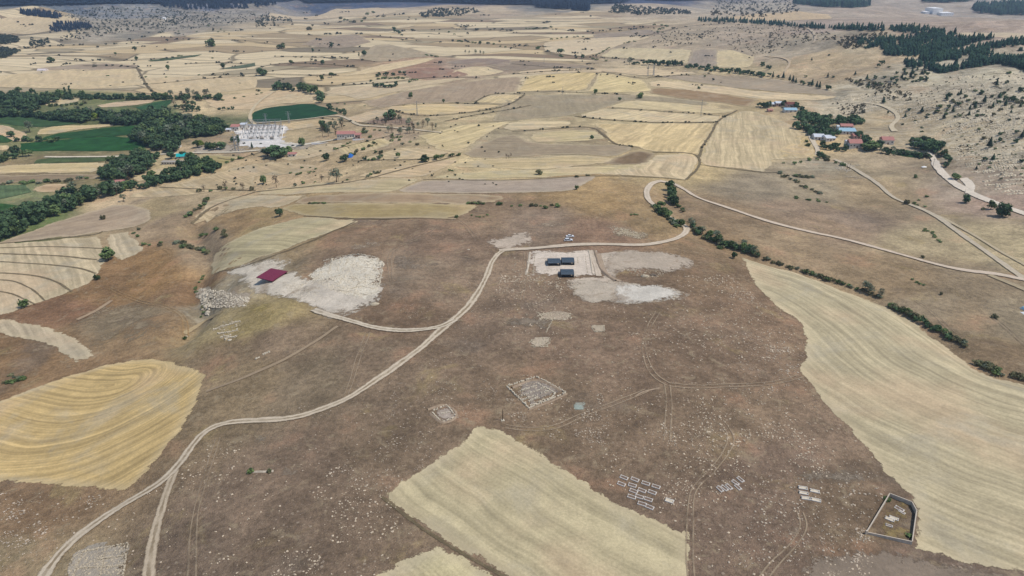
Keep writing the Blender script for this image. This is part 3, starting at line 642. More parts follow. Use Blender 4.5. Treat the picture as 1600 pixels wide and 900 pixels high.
def ribbon(name, px, width, mat, color, layer=3, smooth=2):
    P = ground_at(smooth_px(px, False, smooth)); P = dens_poly(P, False)
    T = np.gradient(P, axis=0); T /= np.hypot(T[:, 0], T[:, 1])[:, None]+1e-9; N = np.stack([-T[:, 1], T[:, 0]], 1)
    w = width*(1+.35*vnoise(P[:, 0]/9, P[:, 1]/9)+.45*vnoise(P[:, 0]/31+4, P[:, 1]/31)); P = P+N*(.8*vnoise(P[:, 0]/12+7, P[:, 1]/12))[:, None]; K = 7; rows = []
    for k in range(K):
        u = -1+2*k/(K-1); Q = P+N*(u*w*.5)[:, None]; rows.append(np.column_stack([Q, hgt(Q[:, 0], Q[:, 1])+lift(Q[:, 0], Q[:, 1], layer)]))
    n = len(P); V = np.concatenate(rows); F = []
    for k in range(K-1):
        for i in range(n-1): F.append((k*n+i, k*n+i+1, (k+1)*n+i+1, (k+1)*n+i))
    F = np.array(F)[:, ::-1] if False else np.array(F)
    me = mesh_np(name, V, F, mat, True); add_f(me, 'across', np.repeat(np.linspace(-1, 1, K), n))
    o = link(name, me); o.color = alb(color); tag(o, kind='structure'); return o
CR = (190,174,148)
ribbon('dirt_track', [(50,930),(67,900),(82,877),(112,845),(150,817),(200,785),(250,757),(275,732),(300,697),(320,674),(350,661),(400,657),(462,654),(512,637),(550,620),(600,587),(650,550),(700,507),(730,482),(750,455),(760,432),(770,405),(784,392),(810,389)], 3.9, T_MAIN, (202,188,166), 3)
ribbon('dirt_road', [(780,392),(830,389),(870,385),(900,383),(940,382),(1000,384),(1035,380),(1060,372),(1077,360),(1065,350),(1050,342),(1030,328),(1012,312),(1009,298),(1018,287),(1035,283)], 4.0, T_SOFT, (204,190,170), 3.2)
ribbon('dirt_road', [(1030,284),(1050,286),(1070,297),(1090,310),(1130,323),(1200,347),(1260,362),(1320,374),(1400,396),(1450,410),(1500,423),(1560,429),(1600,438),(1680,455)], 3.9, T_ROAD, (204,188,168), 3.1)
ribbon('dirt_track', [(712,500),(690,511),(660,516),(620,518),(580,512),(540,500),(512,492),(490,484)], 3.4, T_MAIN, (204,192,172), 3.3)
ribbon('dirt_track', [(276,728),(262,760),(247,812),(238,850),(233,900),(230,950)], 3.2, T_MAIN, (194,178,154), 2.8)
ribbon('dirt_track', [(528,510),(490,535),(440,565),(400,583),(350,602),(322,612)], 2.0, T_SOFT, (158,140,116), 2.2)
for pts in ([(575,520),(562,555),(552,588),(540,620)], [(1028,488),(1012,515),(1006,540),(1010,570),(1025,590),(1045,601)], [(1045,601),(1090,606),(1150,602),(1210,600),(1250,588)],
            [(1043,602),(1046,640),(1043,690)], [(1010,610),(960,632),(910,648),(865,672),(820,671),(790,666)], [(1112,735),(1084,762),(1079,790),(1078,830),(1080,900),(1084,950)],
            [(1185,920),(1210,880),(1240,850),(1258,822),(1250,800)], [(340,685),(322,740),(307,795),(302,840),(297,920)], [(712,343),(690,350),(655,372),(620,386),(606,402),(612,440)],
            [(712,342),(730,355),(745,376)], [(1490,520),(1470,500),(1430,470)], [(1490,470),(1520,476),(1600,483),(1660,490)], [(1552,497),(1575,515),(1610,545)], [(822,395),(822,432),(815,470)], [(1130,660),(1150,690),(1110,735)]):
    ribbon('faint_track', pts, 3.0, T_FAINT, (168,150,126), 2.4)
ribbon('dirt_track', [(1305,250),(1340,267),(1375,290),(1395,310),(1425,321),(1462,337),(1500,365),(1550,401),(1605,440)], 3.8, T_ROAD, (190,178,156), 3)
ribbon('dirt_track', [(1455,334),(1475,342),(1525,369),(1575,401),(1640,436)], 2.8, T_SOFT, (188,174,144), 2.7)
ribbon('dirt_track', [(1545,430),(1580,444),(1620,462)], 3.2, T_SOFT, (170,156,128), 2.6)
ribbon('gravel_road', [(1448,240),(1458,246),(1463,262),(1487,285),(1510,298),(1537,312),(1575,325),(1600,335),(1680,360)], 5.6, T_ROAD, (222,210,192), 3)
ribbon('gravel_road', [(1505,279),(1517,289),(1515,303)], 5.6, T_ROAD, (222,210,192), 2.6)
ribbon('gravel_road', [(1350,161),(1372,164),(1390,170),(1402,180),(1404,188),(1390,197),(1398,206)], 5.5, T_ROAD, (204,190,162), 3)
ribbon('gravel_road', [(1258,198),(1266,208),(1270,222),(1278,233),(1277,243)], 5.0, T_ROAD, (205,192,170), 3)
ribbon('gravel_road', [(1195,88),(1225,91),(1236,97),(1228,110),(1220,122)], 4.5, T_ROAD, (196,176,146), 3)
ribbon('gravel_road', [(1262,45),(1272,52),(1275,62),(1270,68)], 5, T_ROAD, (188,172,148), 3)
ribbon('gravel_road', [(70,246),(107,246),(215,245),(240,242),(275,241),(300,239),(362,239),(400,236),(450,232),(488,225),(528,218),(560,216)], 5.0, T_ROAD, (214,204,182), 3)
ribbon('gravel_road', [(430,143),(405,158),(390,178),(392,190),(400,196)], 4.5, T_ROAD, (200,184,152), 3)
ribbon('gravel_road', [(400,193),(470,188),(525,180),(545,186),(560,197),(590,198),(640,202),(690,208)], 4.5, T_ROAD, (200,186,160), 2.9)
ribbon('gravel_road', [(440,224),(470,227),(500,222)], 5, T_ROAD, (214,206,190), 2.7)
ribbon('dirt_track', [(560,341),(640,340),(713,342)], 2.6, T_SOFT, (176,158,126), 2.2)
ribbon('dirt_track', [(300,350),(340,336),(362,330)], 3.0, T_SOFT, (182,164,132), 2.2)
ribbon('dirt_track', [(175,470),(150,487),(120,500)], 3.0, T_SOFT, (168,146,120), 2.2)
ribbon('dirt_track', [(225,390),(262,388),(268,402),(240,425),(205,432),(175,430)], 3.4, T_FAINT, (172,144,104), 2.2)
ribbon('dirt_track', [(170,450),(210,470),(268,480),(290,500),(290,525)], 3.4, T_FAINT, (170,142,102), 2.2)
ribbon('dirt_track', [(288,522),(305,512),(330,495),(345,490)], 2.4, T_SOFT, (176,158,124), 2.2)
ribbon('dirt_track', [(936,398),(940,420),(955,435),(970,440)], 2.4, T_SOFT, (170,152,132), 3.0)
ribbon('dirt_track', [(925,392),(930,410),(936,432)], 3.4, T_SOFT, (200,186,168), 2.6)
# dark grassy banks and field margins
BANK = [([(-60,389),(0,388),(80,385),(163,389)],1.6),([(-60,396),(0,397),(80,399),(152,406)],2.0),([(-60,408),(0,409),(90,415),(130,420),(150,428)],2.0),([(-60,425),(0,427),(60,431),(90,441),(112,456)],2.2),([(-60,440),(0,437),(30,441),(60,458),(70,470)],1.6),([(-60,452),(0,455),(30,463),(55,476)],1.6),
 ([(0,381),(80,374),(150,367),(160,362)],2.0),([(400,300),(480,292),(560,284),(640,262),(690,250),(715,243)],3.4),([(598,776),(640,812),(700,853),(790,903),(850,940)],1.3),([(555,347),(470,384),(400,411),(335,430)],2.0),([(475,338),(560,343),(640,342)],2.2),
 ([(661,281),(800,283),(930,274),(1040,278),(1072,282)],2.0),([(1095,258),(1150,265),(1195,270),(1215,270)],2.6),([(1092,246),(1098,228),(1112,208),(1122,187),(1152,173)],3.2),([(1020,238),(1082,239),(1094,248),(1092,263),(1072,281)],3.2),([(800,206),(860,202),(925,197),(945,212),(960,226),(990,230)],4.0),
 ([(898,182),(950,188),(1037,193),(1120,191)],4.5),([(952,169),(1025,174),(1125,181)],3.5),([(808,145),(850,143),(917,145),(985,149)],4.5),([(800,116),(850,112),(932,109)],4.5),([(940,112),(1005,124),(1022,120),(1100,117)],4.0),([(606,172),(640,180),(682,182),(762,173),(800,163),(820,148)],4.0),
 ([(695,190),(740,180),(790,173),(830,165)],3.5),([(612,166),(700,161),(785,164)],3.5),([(742,160),(766,146),(820,147)],3.0),([(340,247),(365,252),(400,240),(440,232)],3.0),([(250,293),(310,296),(400,298)],2.4),([(300,350),(330,322),(400,300)],3.0),
 ([(520,234),(560,225),(610,212)],3.0),([(552,252),(600,250),(660,250),(700,240)],3.5),([(215,108),(222,120),(232,140),(250,148)],5.0),([(220,133),(260,130),(330,122),(400,119)],4.0),([(50,100),(140,94),(230,95),(300,87)],5.0),([(400,107),(440,98),(520,101),(560,106)],5.0),([(430,89),(520,90),(590,97)],4.5),
 ([(480,135),(540,133),(600,130),(680,120),(750,122)],5),([(500,185),(560,192),(600,195)],3),([(326,118),(400,115),(480,118),(530,118)],5.0),([(480,55),(560,52),(600,58),(660,66)],6),([(130,103),(210,104),(222,112)],6.0),([(0,80),(80,72),(180,70),(260,64)],6),([(260,62),(360,62),(420,68)],7),([(640,22),(560,30),(500,40)],7),
 ([(780,50),(850,44),(930,52),(1010,44)],7),([(700,64),(780,70),(860,74)],6),([(620,50),(700,46),(800,48)],6),([(290,100),(340,98),(390,100)],6),([(1000,60),(1060,42),(1150,36)],7),([(850,80),(895,88),(930,90),(985,93),(1072,103),(1120,107)],4.5),([(800,100),(860,106),(930,108)],3)]
for pts, w in BANK: ribbon('grass_bank', pts, w, T_BANK, (122,110,86), 2.4)
# ------------------------------------------------------------------ trees and bushes
def leaf_mat(name, c1, c2, c3):
    m = NT(name); oi = m.n('ShaderNodeObjectInfo'); r = oi.outputs['Random']
    v = m.noise(.45, 3, .6); f = m.noise(2.5, 2, .6)
    c = m.mix(m.ss(v, .35, .65), alb(c1), alb(c2)); c = m.mix(m.ss(f, .5, .7, 0, .6), c, alb(c3))
    c = m.scale(c, m.math('MULTIPLY_ADD', r, .8, .68)); m.color(c); m.bs.inputs['Roughness'].default_value = .8
    return m.mat
L_BROAD = leaf_mat('leaves_green', (76,96,60), (106,126,78), (140,152,100))
L_DARK = leaf_mat('leaves_deep_green', (60,84,60), (86,110,74), (118,136,92))
L_DRY = leaf_mat('leaves_dusty', (92,96,70), (118,116,86), (136,130,98))
L_OLIVE = leaf_mat('leaves_grey_green', (96,108,88), (124,132,110), (142,148,124))
L_PINE = leaf_mat('needles', (44,66,50), (60,84,60), (80,102,72))
L_LIME = leaf_mat('leaves_lime', (110,130,50), (130,146,60), (150,160,80))
L_TWIG = leaf_mat('bare_twigs', (104,92,76), (128,114,94), (96,98,70))
BARK = simple('bark', (92,78,64), .9, .25, 3)

def crown_geo(R, seed, rx=1, rz=1, lobes=12, leaves=46, lsz=.17, z0=.25, spread=.62):
    """leaf clumps on uneven lobes, R = crown radius, bottom of crown at z0*R"""
    q = random.Random(seed); V = []; F = []
    cz = z0*R+rz*R
    for k in range(lobes):
        a = k*2.39996+q.uniform(-.5, .5); zz = q.uniform(-.85, 1.0); rr = math.sqrt(max(0, 1-zz*zz*.8))
        lr = R*q.uniform(.26, .48); d = spread*q.uniform(.55, 1.15)
        lc = Vector((math.cos(a)*rr*d*R*rx, math.sin(a)*rr*d*R*rx, cz+zz*R*rz*.66))
        for _ in range(leaves):
            n = Vector((q.gauss(0, 1), q.gauss(0, 1), q.gauss(.25, 1))).normalized()
            p = lc+n*lr*q.uniform(.55, 1.08)
            if p.z < z0*R*.4: p.z = z0*R*.4+abs(p.z)*.1
            nn = (n+Vector((q.gauss(0, .45), q.gauss(0, .45), q.gauss(0, .45)))).normalized()
            u = nn.orthogonal().normalized(); w = nn.cross(u); th = q.uniform(0, 3.14)
            u, w = u*math.cos(th)+w*math.sin(th), w*math.cos(th)-u*math.sin(th)
            s = R*lsz*q.uniform(.6, 1.35); b = len(V)
            V += [tuple(p+u*s), tuple(p+w*s*.7+nn*s*.2), tuple(p-u*s), tuple(p-w*s*.7-nn*s*.1)]
            F.append((b, b+1, b+2, b+3))
    return V, F
def trunk_mb(R, H, r0, seed, limbs=4):
    q = random.Random(seed+99); m = MB(); top = Vector((q.uniform(-.1, .1)*R, q.uniform(-.1, .1)*R, H*.55))
    m.tube((0, 0, -.4), (0, 0, H*.2), r0*1.3, r0, 7); m.tube((0, 0, H*.2), top, r0, r0*.6, 7)
    for k in range(limbs):
        a = k*6.28/limbs+q.uniform(-.4, .4); e = Vector((math.cos(a)*R*.5, math.sin(a)*R*.5, H*q.uniform(.62, .85)))
        s = Vector((0, 0, H*.3)).lerp(top, q.uniform(.2, 1)); m.tube(s, e, r0*.45, r0*.12, 5)
    return m
PROTO = {}
def kind_mesh(kind, var):
    """unit-ish meshes: crown width 1 m wide scaled later; returns (crown mesh, trunk mesh, joined mesh)"""
    key = (kind, var)
    if key in PROTO: return PROTO[key]
    sd = var*17+sum(map(ord, kind)); bark = BARK
    if kind == 'broadleaf_tree': g_ = crown_geo(.5, sd, 1, .9, 14, 46, .16, .36); t = trunk_mb(.5, 1.3, .035, sd); mat = (L_BROAD, L_DARK)[var % 2]
    elif kind == 'dense_tree': g_ = crown_geo(.5, sd, 1, .95, 15, 44, .17, .12); t = trunk_mb(.5, 1.2, .04, sd); mat = (L_DARK, L_DARK, L_BROAD)[var % 3]
    elif kind == 'bush': g_ = crown_geo(.5, sd, 1, .55, 9, 34, .17, .0); t = trunk_mb(.4, .5, .03, sd, 3); mat = (L_BROAD, L_DRY, L_BROAD)[var % 3]
    elif kind == 'dusty_bush': g_ = crown_geo(.5, sd, 1, .5, 8, 26, .16, .0); t = trunk_mb(.4, .5, .03, sd, 3); mat = (L_DRY, L_OLIVE)[var % 2]
    elif kind == 'olive_tree': g_ = crown_geo(.5, sd, 1, 1.0, 12, 26, .12, .6); t = trunk_mb(.5, 1.3, .035, sd, 6); mat = L_OLIVE
    elif kind == 'bare_tree': g_ = crown_geo(.5, sd, .9, 1.15, 10, 16, .09, .4); t = trunk_mb(.5, 1.5, .03, sd, 9); mat = L_TWIG
    elif kind == 'lime_tree': g_ = crown_geo(.5, sd, 1, 1.0, 13, 44, .15, .5); t = trunk_mb(.5, 1.3, .035, sd); mat = L_LIME
    elif kind == 'poplar_tree': g_ = crown_geo(.5, sd, .8, 2.6, 20, 34, .2, .5, .5); t = trunk_mb(.3, 2.6, .05, sd, 4); mat = L_DARK
    elif kind == 'pine_tree':
        q = random.Random(sd); V = []; F = []
        for tr in range(9):
            f = tr/8; rr = .5*(1-f*.88); z = .35+1.25*f; n = 22-tr*2
            for k in range(n):
                a = k*6.283/n+q.uniform(-.2, .2); r2 = rr*q.uniform(.75, 1.15); ca, sa = math.cos(a), math.sin(a); b = len(V); w = .085+.05*(1-f)
                V += [(ca*.03, sa*.03, z+.12), (ca*r2*.6-sa*w, sa*r2*.6+ca*w, z+.03), (ca*r2, sa*r2, z-.10*q.random()-.04), (ca*r2*.6+sa*w, sa*r2*.6-ca*w, z+.0)]; F.append((b, b+1, b+2, b+3))
        g_ = (V, F); t = MB().tube((0, 0, -.3), (0, 0, 1.3), .045, .015, 6); mat = L_PINE
    cm = bpy.data.meshes.new('crown'); cm.from_pydata(g_[0], [], g_[1]); cm.materials.append(mat)
    tm = bpy.data.meshes.new('trunk'); tm.from_pydata(t.v, [], t.f); tm.materials.append(bark)
    n = len(g_[0]); jm = bpy.data.meshes.new('tree'); jm.from_pydata(g_[0]+t.v, [], list(g_[1])+[tuple(i+n for i in f) for f in t.f])
    jm.materials.append(mat); jm.materials.append(bark); jm.polygons.foreach_set('material_index', [0]*len(g_[1])+[1]*len(t.f))
    # how much of the unit tree is crown width
    PROTO[key] = (cm, tm, jm); return PROTO[key]
NV = 5
ALLTREES = []; COUNT = {}
QUEUE = []
def near_shed(x, y): return (175 < x < 194 and 288 < y < 300) or (270 < x < 294 and 246 < y < 262) or (140 < x < 160 and 184 < y < 196)
def plant(kind, px, py, wpx, label, group=None, hs=1.0, cat=None, at=None, wm=None, _now=False):
    """one tree or bush whose foot stands at photograph pixel (px, py), crown wpx pixels wide"""
    if group and at is None and not _now: 
        if not near_shed(px, py): QUEUE.append((kind, px, py, wpx, label, group, hs))
        return
    p = Vector(at) if at is not None else gp(px, py)
    w = wm if wm else wpx*mpp(p)*.92
    var = rnd.randrange(NV); cm, tm, jm = kind_mesh(kind, var)
    name = {'dusty_bush': 'bush', 'dense_tree': 'broadleaf_tree', 'lime_tree': 'broadleaf_tree'}.get(kind, kind)
    sc = (w*rnd.uniform(.95, 1.1), w*rnd.uniform(.95, 1.1), w*hs*rnd.uniform(.88, 1.12)); rz = rnd.uniform(0, 6.28)
    small = (w/mpp(p)) < 9
    if small:
        o = link(name, jm, None, p, rz); o.scale = sc
    else:
        o = empty(name, p, rz); o.scale = sc; link('crown', cm, o); link('trunk', tm, o)
    if cat is None: cat = 'bush' if 'bush' in kind else 'tree'
    tag(o, label, cat, group); COUNT[name] = COUNT.get(name, 0)+1
    return o
def scatter_px(kind, pts, n, spread, wr, label, group, hs=1.0, kinds=None):
    P = smooth_px(pts, False, 2); L = np.concatenate([[0], np.cumsum(np.hypot(*np.diff(P, axis=0).T))])
    for i in range(n):
        s = (i+rnd.uniform(.1, .9))/n*L[-1]; x = np.interp(s, L, P[:, 0]); y = np.interp(s, L, P[:, 1])
        k = rnd.choice(kinds) if kinds else kind
        plant(k, x+rnd.uniform(-spread, spread), y+rnd.uniform(-spread, spread)*.55, rnd.uniform(*wr), label, group, hs)
def fill_px(kind, poly, n, wr, label, group, kinds=None, hs=1.0, avoid=()):
    P = np.array(poly, float); x0, y0 = P.min(0); x1, y1 = P.max(0); c = 0; used = []; tries = 0
    while c < n and tries < n*60:
        tries += 1
        x, y = rnd.uniform(x0, x1), rnd.uniform(y0, y1)
        if not inside(np.array([x]), np.array([y]), P)[0]: continue
        if n >= 40 and not inside(np.array([x]), np.array([y-7]), P)[0]: continue
        w = rnd.uniform(*wr)
        if any(abs(x-a) < w*.4 and abs(y-b) < w*.22 for a, b in used): continue
        used.append((x, y)); k = rnd.choice(kinds) if kinds else kind
        plant(k, x, y, w, label, group, hs); c += 1

# single trees that can be told apart
ONE = [
('dense_tree',170,406,24,1.0,'large dark round tree at the right end of the curved terraced stubble field'),
('bush',152,437,13,1.3,'small round dark bush at the lower corner of the curved terraced stubble'),
('bush',38,480,20,1.1,'spreading green bush on the lowest tip of the terraced stubble at the left'),
('bush',161,343,10,1.3,'small round bush alone on the pale ploughed slope below the valley trees'),
('olive_tree',193,315,13,.9,'sparse greyish shrub on the field edge above the pale ploughed slope'),
('broadleaf_tree',437,338,17,.8,'bushy tree alone at the left end of the ochre dry meadow'),
('dense_tree',609,187,25,.75,'wide dark green tree on the brown triangle field, biggest tree of the middle fields'),
('broadleaf_tree',642,154,9,1.1,'single small tree in the middle of the pinkish brown fallow field'),
('broadleaf_tree',693,161,6,1.1,'tiny single tree on the upper edge of the long cream field'),
('dense_tree',410,118,18,.7,'wide dark tree between two stubble fields, left of the small row of field trees'),
('bush',330,73,18,1.0,'wide dark bush alone on the pale far slope at the upper left'),
('bush',81,98,14,1.0,'flat dark bush at the end of a field margin, far upper left'),
('broadleaf_tree',349,108,9,1.0,'single far tree beside a narrow green strip'),
('broadleaf_tree',263,110,8,1.1,'single far tree standing in plain pale stubble at the upper left'),
('broadleaf_tree',214,95,7,1.1,'small far tree at the start of the thin green strip of field'),
('broadleaf_tree',181,87,5,1.2,'tiny far tree on the end of a bank above the thin green strip'),
('broadleaf_tree',211,80,9,.9,'small dark far tree standing above the thin green strip'),
('bush',440,76,18,.8,'wide green bush cluster beside the brown fallow hill'),
('broadleaf_tree',489,82,5,1.4,'slim far tree on the small grey knoll, left one of two'),
('broadleaf_tree',518,75,7,1.2,'dark far tree on the edge of the brown fallow hill'),
('broadleaf_tree',569,88,9,1.2,'leafy far tree beside a field track, right one of a close pair'),
('poplar_tree',561,89,4,.8,'thin upright far tree, left one of a close pair by a field track'),
('broadleaf_tree',504,101,8,.9,'small round tree on a field line above the dark square of trees'),
('broadleaf_tree',455,101,8,.9,'small tree on a field line, left of the tree like it on the same line'),
('broadleaf_tree',518,121,9,1.0,'round far tree at the left tip of the cream wedge field'),
('broadleaf_tree',503,126,9,1.0,'round far tree on grey grass just below the cream wedge field'),
('bush',483,47,13,.8,'green bush on the pale upper slope'),
('broadleaf_tree',930,148,10,.95,'single tree under the striped stubble field, left of the round dark bush'),
('bush',1000,154,12,1.4,'round dark bush cluster standing alone in the grey fallow right of centre'),
('broadleaf_tree',968,157,6,.9,'tiny pale tree left of the round dark bush cluster'),
('bush',1092,139,6,1.2,'tiny dark bush on the cream strip above the brown strip'),
('broadleaf_tree',1101,122,4,1.2,'tiny tree on the grey band above the cream strip'),
('broadleaf_tree',875,86,12,.9,'round tree at the left tip of the long cream field'),
('bush',840,77,9,1.0,'dark bush left of the round tree at the tip of the long cream field'),
('bush',842,273,14,1.1,'round green bush on the edge between pale stubble and the purple grey field'),
('bush',901,277,9,.6,'low dark bush at the field edge, left one of two'),
('bush',918,275,8,.6,'low dark bush at the field edge, right one of two'),
('bush',901,296,9,1.2,'small round bush at the right tip of the purple grey field'),
('broadleaf_tree',750,70,7,.9,'small far shrub on the long field line'),
('dense_tree',925,217,7,.9,'small green shrub on the brown strip beside the striped stubble'),
('bush',713,341,8,1.2,'small dark bush where the cream path meets the brown slope'),
('bush',392,738,13,.8,'dark green bush beside the small bare pit, left one of two'),
('bush',421,737,11,.8,'dark bush beside the small bare pit, right one of two'),
('bush',289,530,9,1.0,'small dark thorn bush at the end of the gully path'),
('broadleaf_tree',1387,178,4,1.2,'tiny bush beside the bend of the ridge road'),
('dense_tree',1565,338,26,.85,'largest dark green tree below the pale gravel road, at the right'),
('dense_tree',1509,317,16,.85,'round dark tree just below the fork of the gravel road'),
('broadleaf_tree',1548,327,16,.9,'looser grey green tree left of the largest tree below the gravel road'),
('bush',1536,328,9,.8,'low dark bush at the foot of the looser grey green roadside tree'),
('dense_tree',1492,280,16,.7,'round dark tree between the two arms of the gravel road'),
('bush',1430,278,7,1.3,'small shrub alone on the tan slope under the white slab'),
('bush',1416,319,12,1.1,'grey green bush beside the bend of the field track'),
('bush',1441,403,8,1.1,'small dark bush just above the long gravel road, right of its middle'),
('bush',1554,497,13,.9,'spreading bush at the head of a thin path on the right slope'),
('bush',1470,461,6,1.4,'tiny dark upright bush on the right slope'),
('broadleaf_tree',1147,404,11,1.0,'small tree at the top corner of the large right hand stubble field'),
('bush',1386,781,15,.5,'dark thicket against the back wall of the small graveyard'),
('bush',1420,838,15,.6,'dark low bush in the front corner inside the graveyard wall'),
('lime_tree',150,188,11,1.0,'bright lime green tree among the dark valley trees'),
('olive_tree',47,207,17,1.0,'silvery round tree beside the pale field in the valley'),
('dense_tree',25,243,17,1.1,'tall dark tree at the left corner of the big green field'),
('poplar_tree',373,227,9,.75,'dark conifer shaped tree in front of the switchyard, tallest near its left gate'),
('dense_tree',364,222,9,1.1,'dark narrow tree beside the left gate of the switchyard'),
('pine_tree',394,232,6,1.0,'small dark cypress in front of the switchyard'),
('dense_tree',434,246,34,.62,'big dark tree clump right in front of the switchyard'),
('dense_tree',450,240,20,.7,'dark tree at the right side of the big clump in front of the switchyard'),
('dense_tree',418,244,20,.7,'dark tree at the left side of the big clump in front of the switchyard'),
('broadleaf_tree',472,228,15,.9,'green tree beside the white yard road right of the switchyard'),
('dense_tree',510,251,14,.9,'round dark tree in front of the red roofed white house'),
('dense_tree',538,252,15,.8,'dark tree beside the blue tarpaulin'),
('olive_tree',526,285,22,.9,'large pale grey green tree on the field margin'),
('broadleaf_tree',412,287,14,1.0,'round dark tree at the left end of the row on the field margin'),
('bare_tree',432,293,15,1.1,'tall half bare tree right of the round dark tree on the field margin'),
('bare_tree',353,298,12,1.3,'tall bare tree in the dry thicket at the head of the gully'),
('broadleaf_tree',622,247,9,1.0,'round green tree standing at the edge of the small triangle field'),
('dense_tree',663,253,16,.8,'wide dark tree at the left end of the hedge by the brown bank'),
('broadleaf_tree',682,250,13,.7,'green tree next to the wide dark tree in the hedge by the brown bank'),
('bush',704,105+27,1,1.0,''),
('bush',1025,292,1,1,''),
('dense_tree',245,248,14,.8,'dark round tree beside the teal roofed shed yard'),
('poplar_tree',104,152,6,1.25,'tall dark poplar, left one of the valley pair'),
('poplar_tree',112,153,7,1.2,'tall dark poplar, right one of the valley pair'),
('dense_tree',268,248,16,.8,'dark tree right behind the teal roofed shed'),
('dense_tree',1290,200,14,1.2,'tallest dark tree in the hedge between the two halves of the village'),
('dense_tree',1360,234,27,.6,'big dark tree beside the red roofed white house of the village'),
('bush',785,108,1,1,''),
]
for k, x, y, w, hs, lab in ONE:
    if lab: plant(k, x, y, w, lab, None, hs)
# belts, hedges and rows
fill_px(None, [(8,372),(40,330),(90,308),(130,300),(170,290),(205,262),(235,245),(240,262),(200,283),(190,303),(150,312),(100,332),(50,352),(20,370)], 62, (18,30), 'leafy dark green tree in the dense belt along the left valley edge', 'trees of the valley edge belt', ['dense_tree', 'olive_tree', 'broadleaf_tree', 'dense_tree'], .8)
fill_px(None, [(-10,385),(-10,345),(30,332),(30,368)], 10, (18,30), 'leafy tree at the lower left end of the valley belt, cut by the photo edge', 'trees of the belt at the photo edge', ['dense_tree', 'broadleaf_tree'], .8)
fill_px(None, [(180,303),(195,290),(250,275),(300,268),(345,258),(340,268),(290,280),(230,294)], 26, (11,19), 'tree in the narrow part of the belt above the pale fields', 'trees of the narrow belt', ['dense_tree', 'broadleaf_tree', 'broadleaf_tree'], .8)
fill_px(None, [(283,268),(285,245),(310,248),(335,262),(325,272),(300,275)], 12, (12,19), 'grey green tree clustered right of the teal roofed shed', 'trees right of the teal roofed shed', ['dense_tree', 'broadleaf_tree', 'olive_tree'], .8)
scatter_px(None, [(338,262),(350,256),(372,250),(385,246)], 5, 2, (7,11), 'bush on the field margin running up from the valley belt', 'bushes on the margin above the belt', .9, ['bush'])
fill_px(None, [(205,222),(215,200),(235,188),(265,178),(290,180),(350,190),(355,200),(340,212),(318,212),(285,222),(270,238),(240,232)], 46, (13,21), 'tree in the dark wood between the big green field and the switchyard', 'trees of the dark valley wood', ['dense_tree', 'olive_tree', 'broadleaf_tree', 'broadleaf_tree'], .85)
fill_px(None, [(0,182),(0,168),(60,175),(110,172),(200,176),(260,170),(280,180),(215,195),(150,193),(95,188),(50,182)], 48, (10,17), 'tree in the long dark strip of trees behind the valley fields', 'trees of the long valley strip', ['dense_tree', 'olive_tree', 'broadleaf_tree', 'dense_tree'], .8)
fill_px(None, [(-10,168),(-10,146),(60,146),(110,152),(92,158),(60,164),(60,172)], 26, (10,16), 'tree in the valley grove at the far left', 'trees of the far left grove', ['dense_tree', 'dense_tree', 'broadleaf_tree'], .8)
scatter_px(None, [(85,152),(140,152),(160,154),(240,155),(300,154),(340,156)], 30, 2, (8,13), 'tree in the thin tree line at the back of the valley', 'trees of the back valley line', .85, ['dense_tree', 'broadleaf_tree'])
scatter_px(None, [(265,152),(285,151),(305,151),(325,153)], 6, 1.5, (9,12), 'pale green round tree in the row above the back valley line', 'pale round trees of the back valley row', .95, ['olive_tree'])
scatter_px(None, [(75,165),(110,166),(140,162)], 8, 3, (6,10), 'small tree between the narrow valley plots', 'small trees between the valley plots', .85, ['dense_tree', 'bush'])
fill_px(None, [(272,176),(272,162),(310,160),(316,178)], 12, (9,13), 'brown green young tree in the small planted plot', 'trees of the small planted plot', ['bare_tree', 'broadleaf_tree'], 1.0)
scatter_px(None, [(345,158),(380,152),(400,148),(440,140),(480,140)], 9, 1, (5,8), 'small bush on the bank leading right from the valley line', 'bushes on the valley bank', .9, ['bush'])
scatter_px(None, [(340,172),(352,172),(364,171)], 4, .5, (6,8), 'small round tree in the short row above the switchyard road', 'short row above the switchyard road', 1.0, ['dense_tree'])
scatter_px(None, [(20,214),(28,222),(45,222),(60,222),(95,221)], 10, 3, (8,13), 'bush along the ditch at the left end of the green fields', 'bushes along the valley ditch', .8, ['bush', 'dense_tree'])
scatter_px(None, [(-5,258),(10,250),(30,246),(45,243)], 6, 3, (11,17), 'tree at the photo edge left of the big green field', 'trees left of the big green field', .8, ['dense_tree', 'broadleaf_tree'])
scatter_px(None, [(5,288),(50,287),(100,284),(140,280)], 13, 3, (10,16), 'grey green bush along the ditch between brown field and vegetable plots', 'bushes along the brown field ditch', .6, ['dusty_bush', 'bush'])
fill_px(None, [(155,275),(165,260),(195,250),(225,240),(232,248),(200,268),(175,288)], 16, (12,19), 'grey green tree where the belt widens behind the blue shed', 'trees behind the blue shed', ['olive_tree', 'dense_tree', 'broadleaf_tree'], .8)
scatter_px(None, [(305,228),(320,232),(335,234),(352,234)], 7, 3, (10,17), 'tree in the garden left of the switchyard', 'trees of the garden by the switchyard', .8, ['dense_tree', 'lime_tree', 'broadleaf_tree'])
scatter_px(None, [(426,142),(440,138),(452,142),(470,142),(484,146),(500,150),(503,160),(500,165)], 14, 2, (9,16), 'dark tree in the curved row of trees by the dark green field', 'curved row by the dark green field', .9, ['dense_tree', 'broadleaf_tree'])
scatter_px(None, [(512,170),(525,174),(538,178),(542,182)], 8, 2, (7,11), 'tree in the dark row at the right tip of the dark green field', 'row at the tip of the dark green field', .9, ['dense_tree'])
scatter_px(None, [(402,142),(406,143)], 3, 1, (4,5), 'slim tree of the short row of three, left of the curved row', 'short row of three slim trees', 1.6, ['broadleaf_tree'])
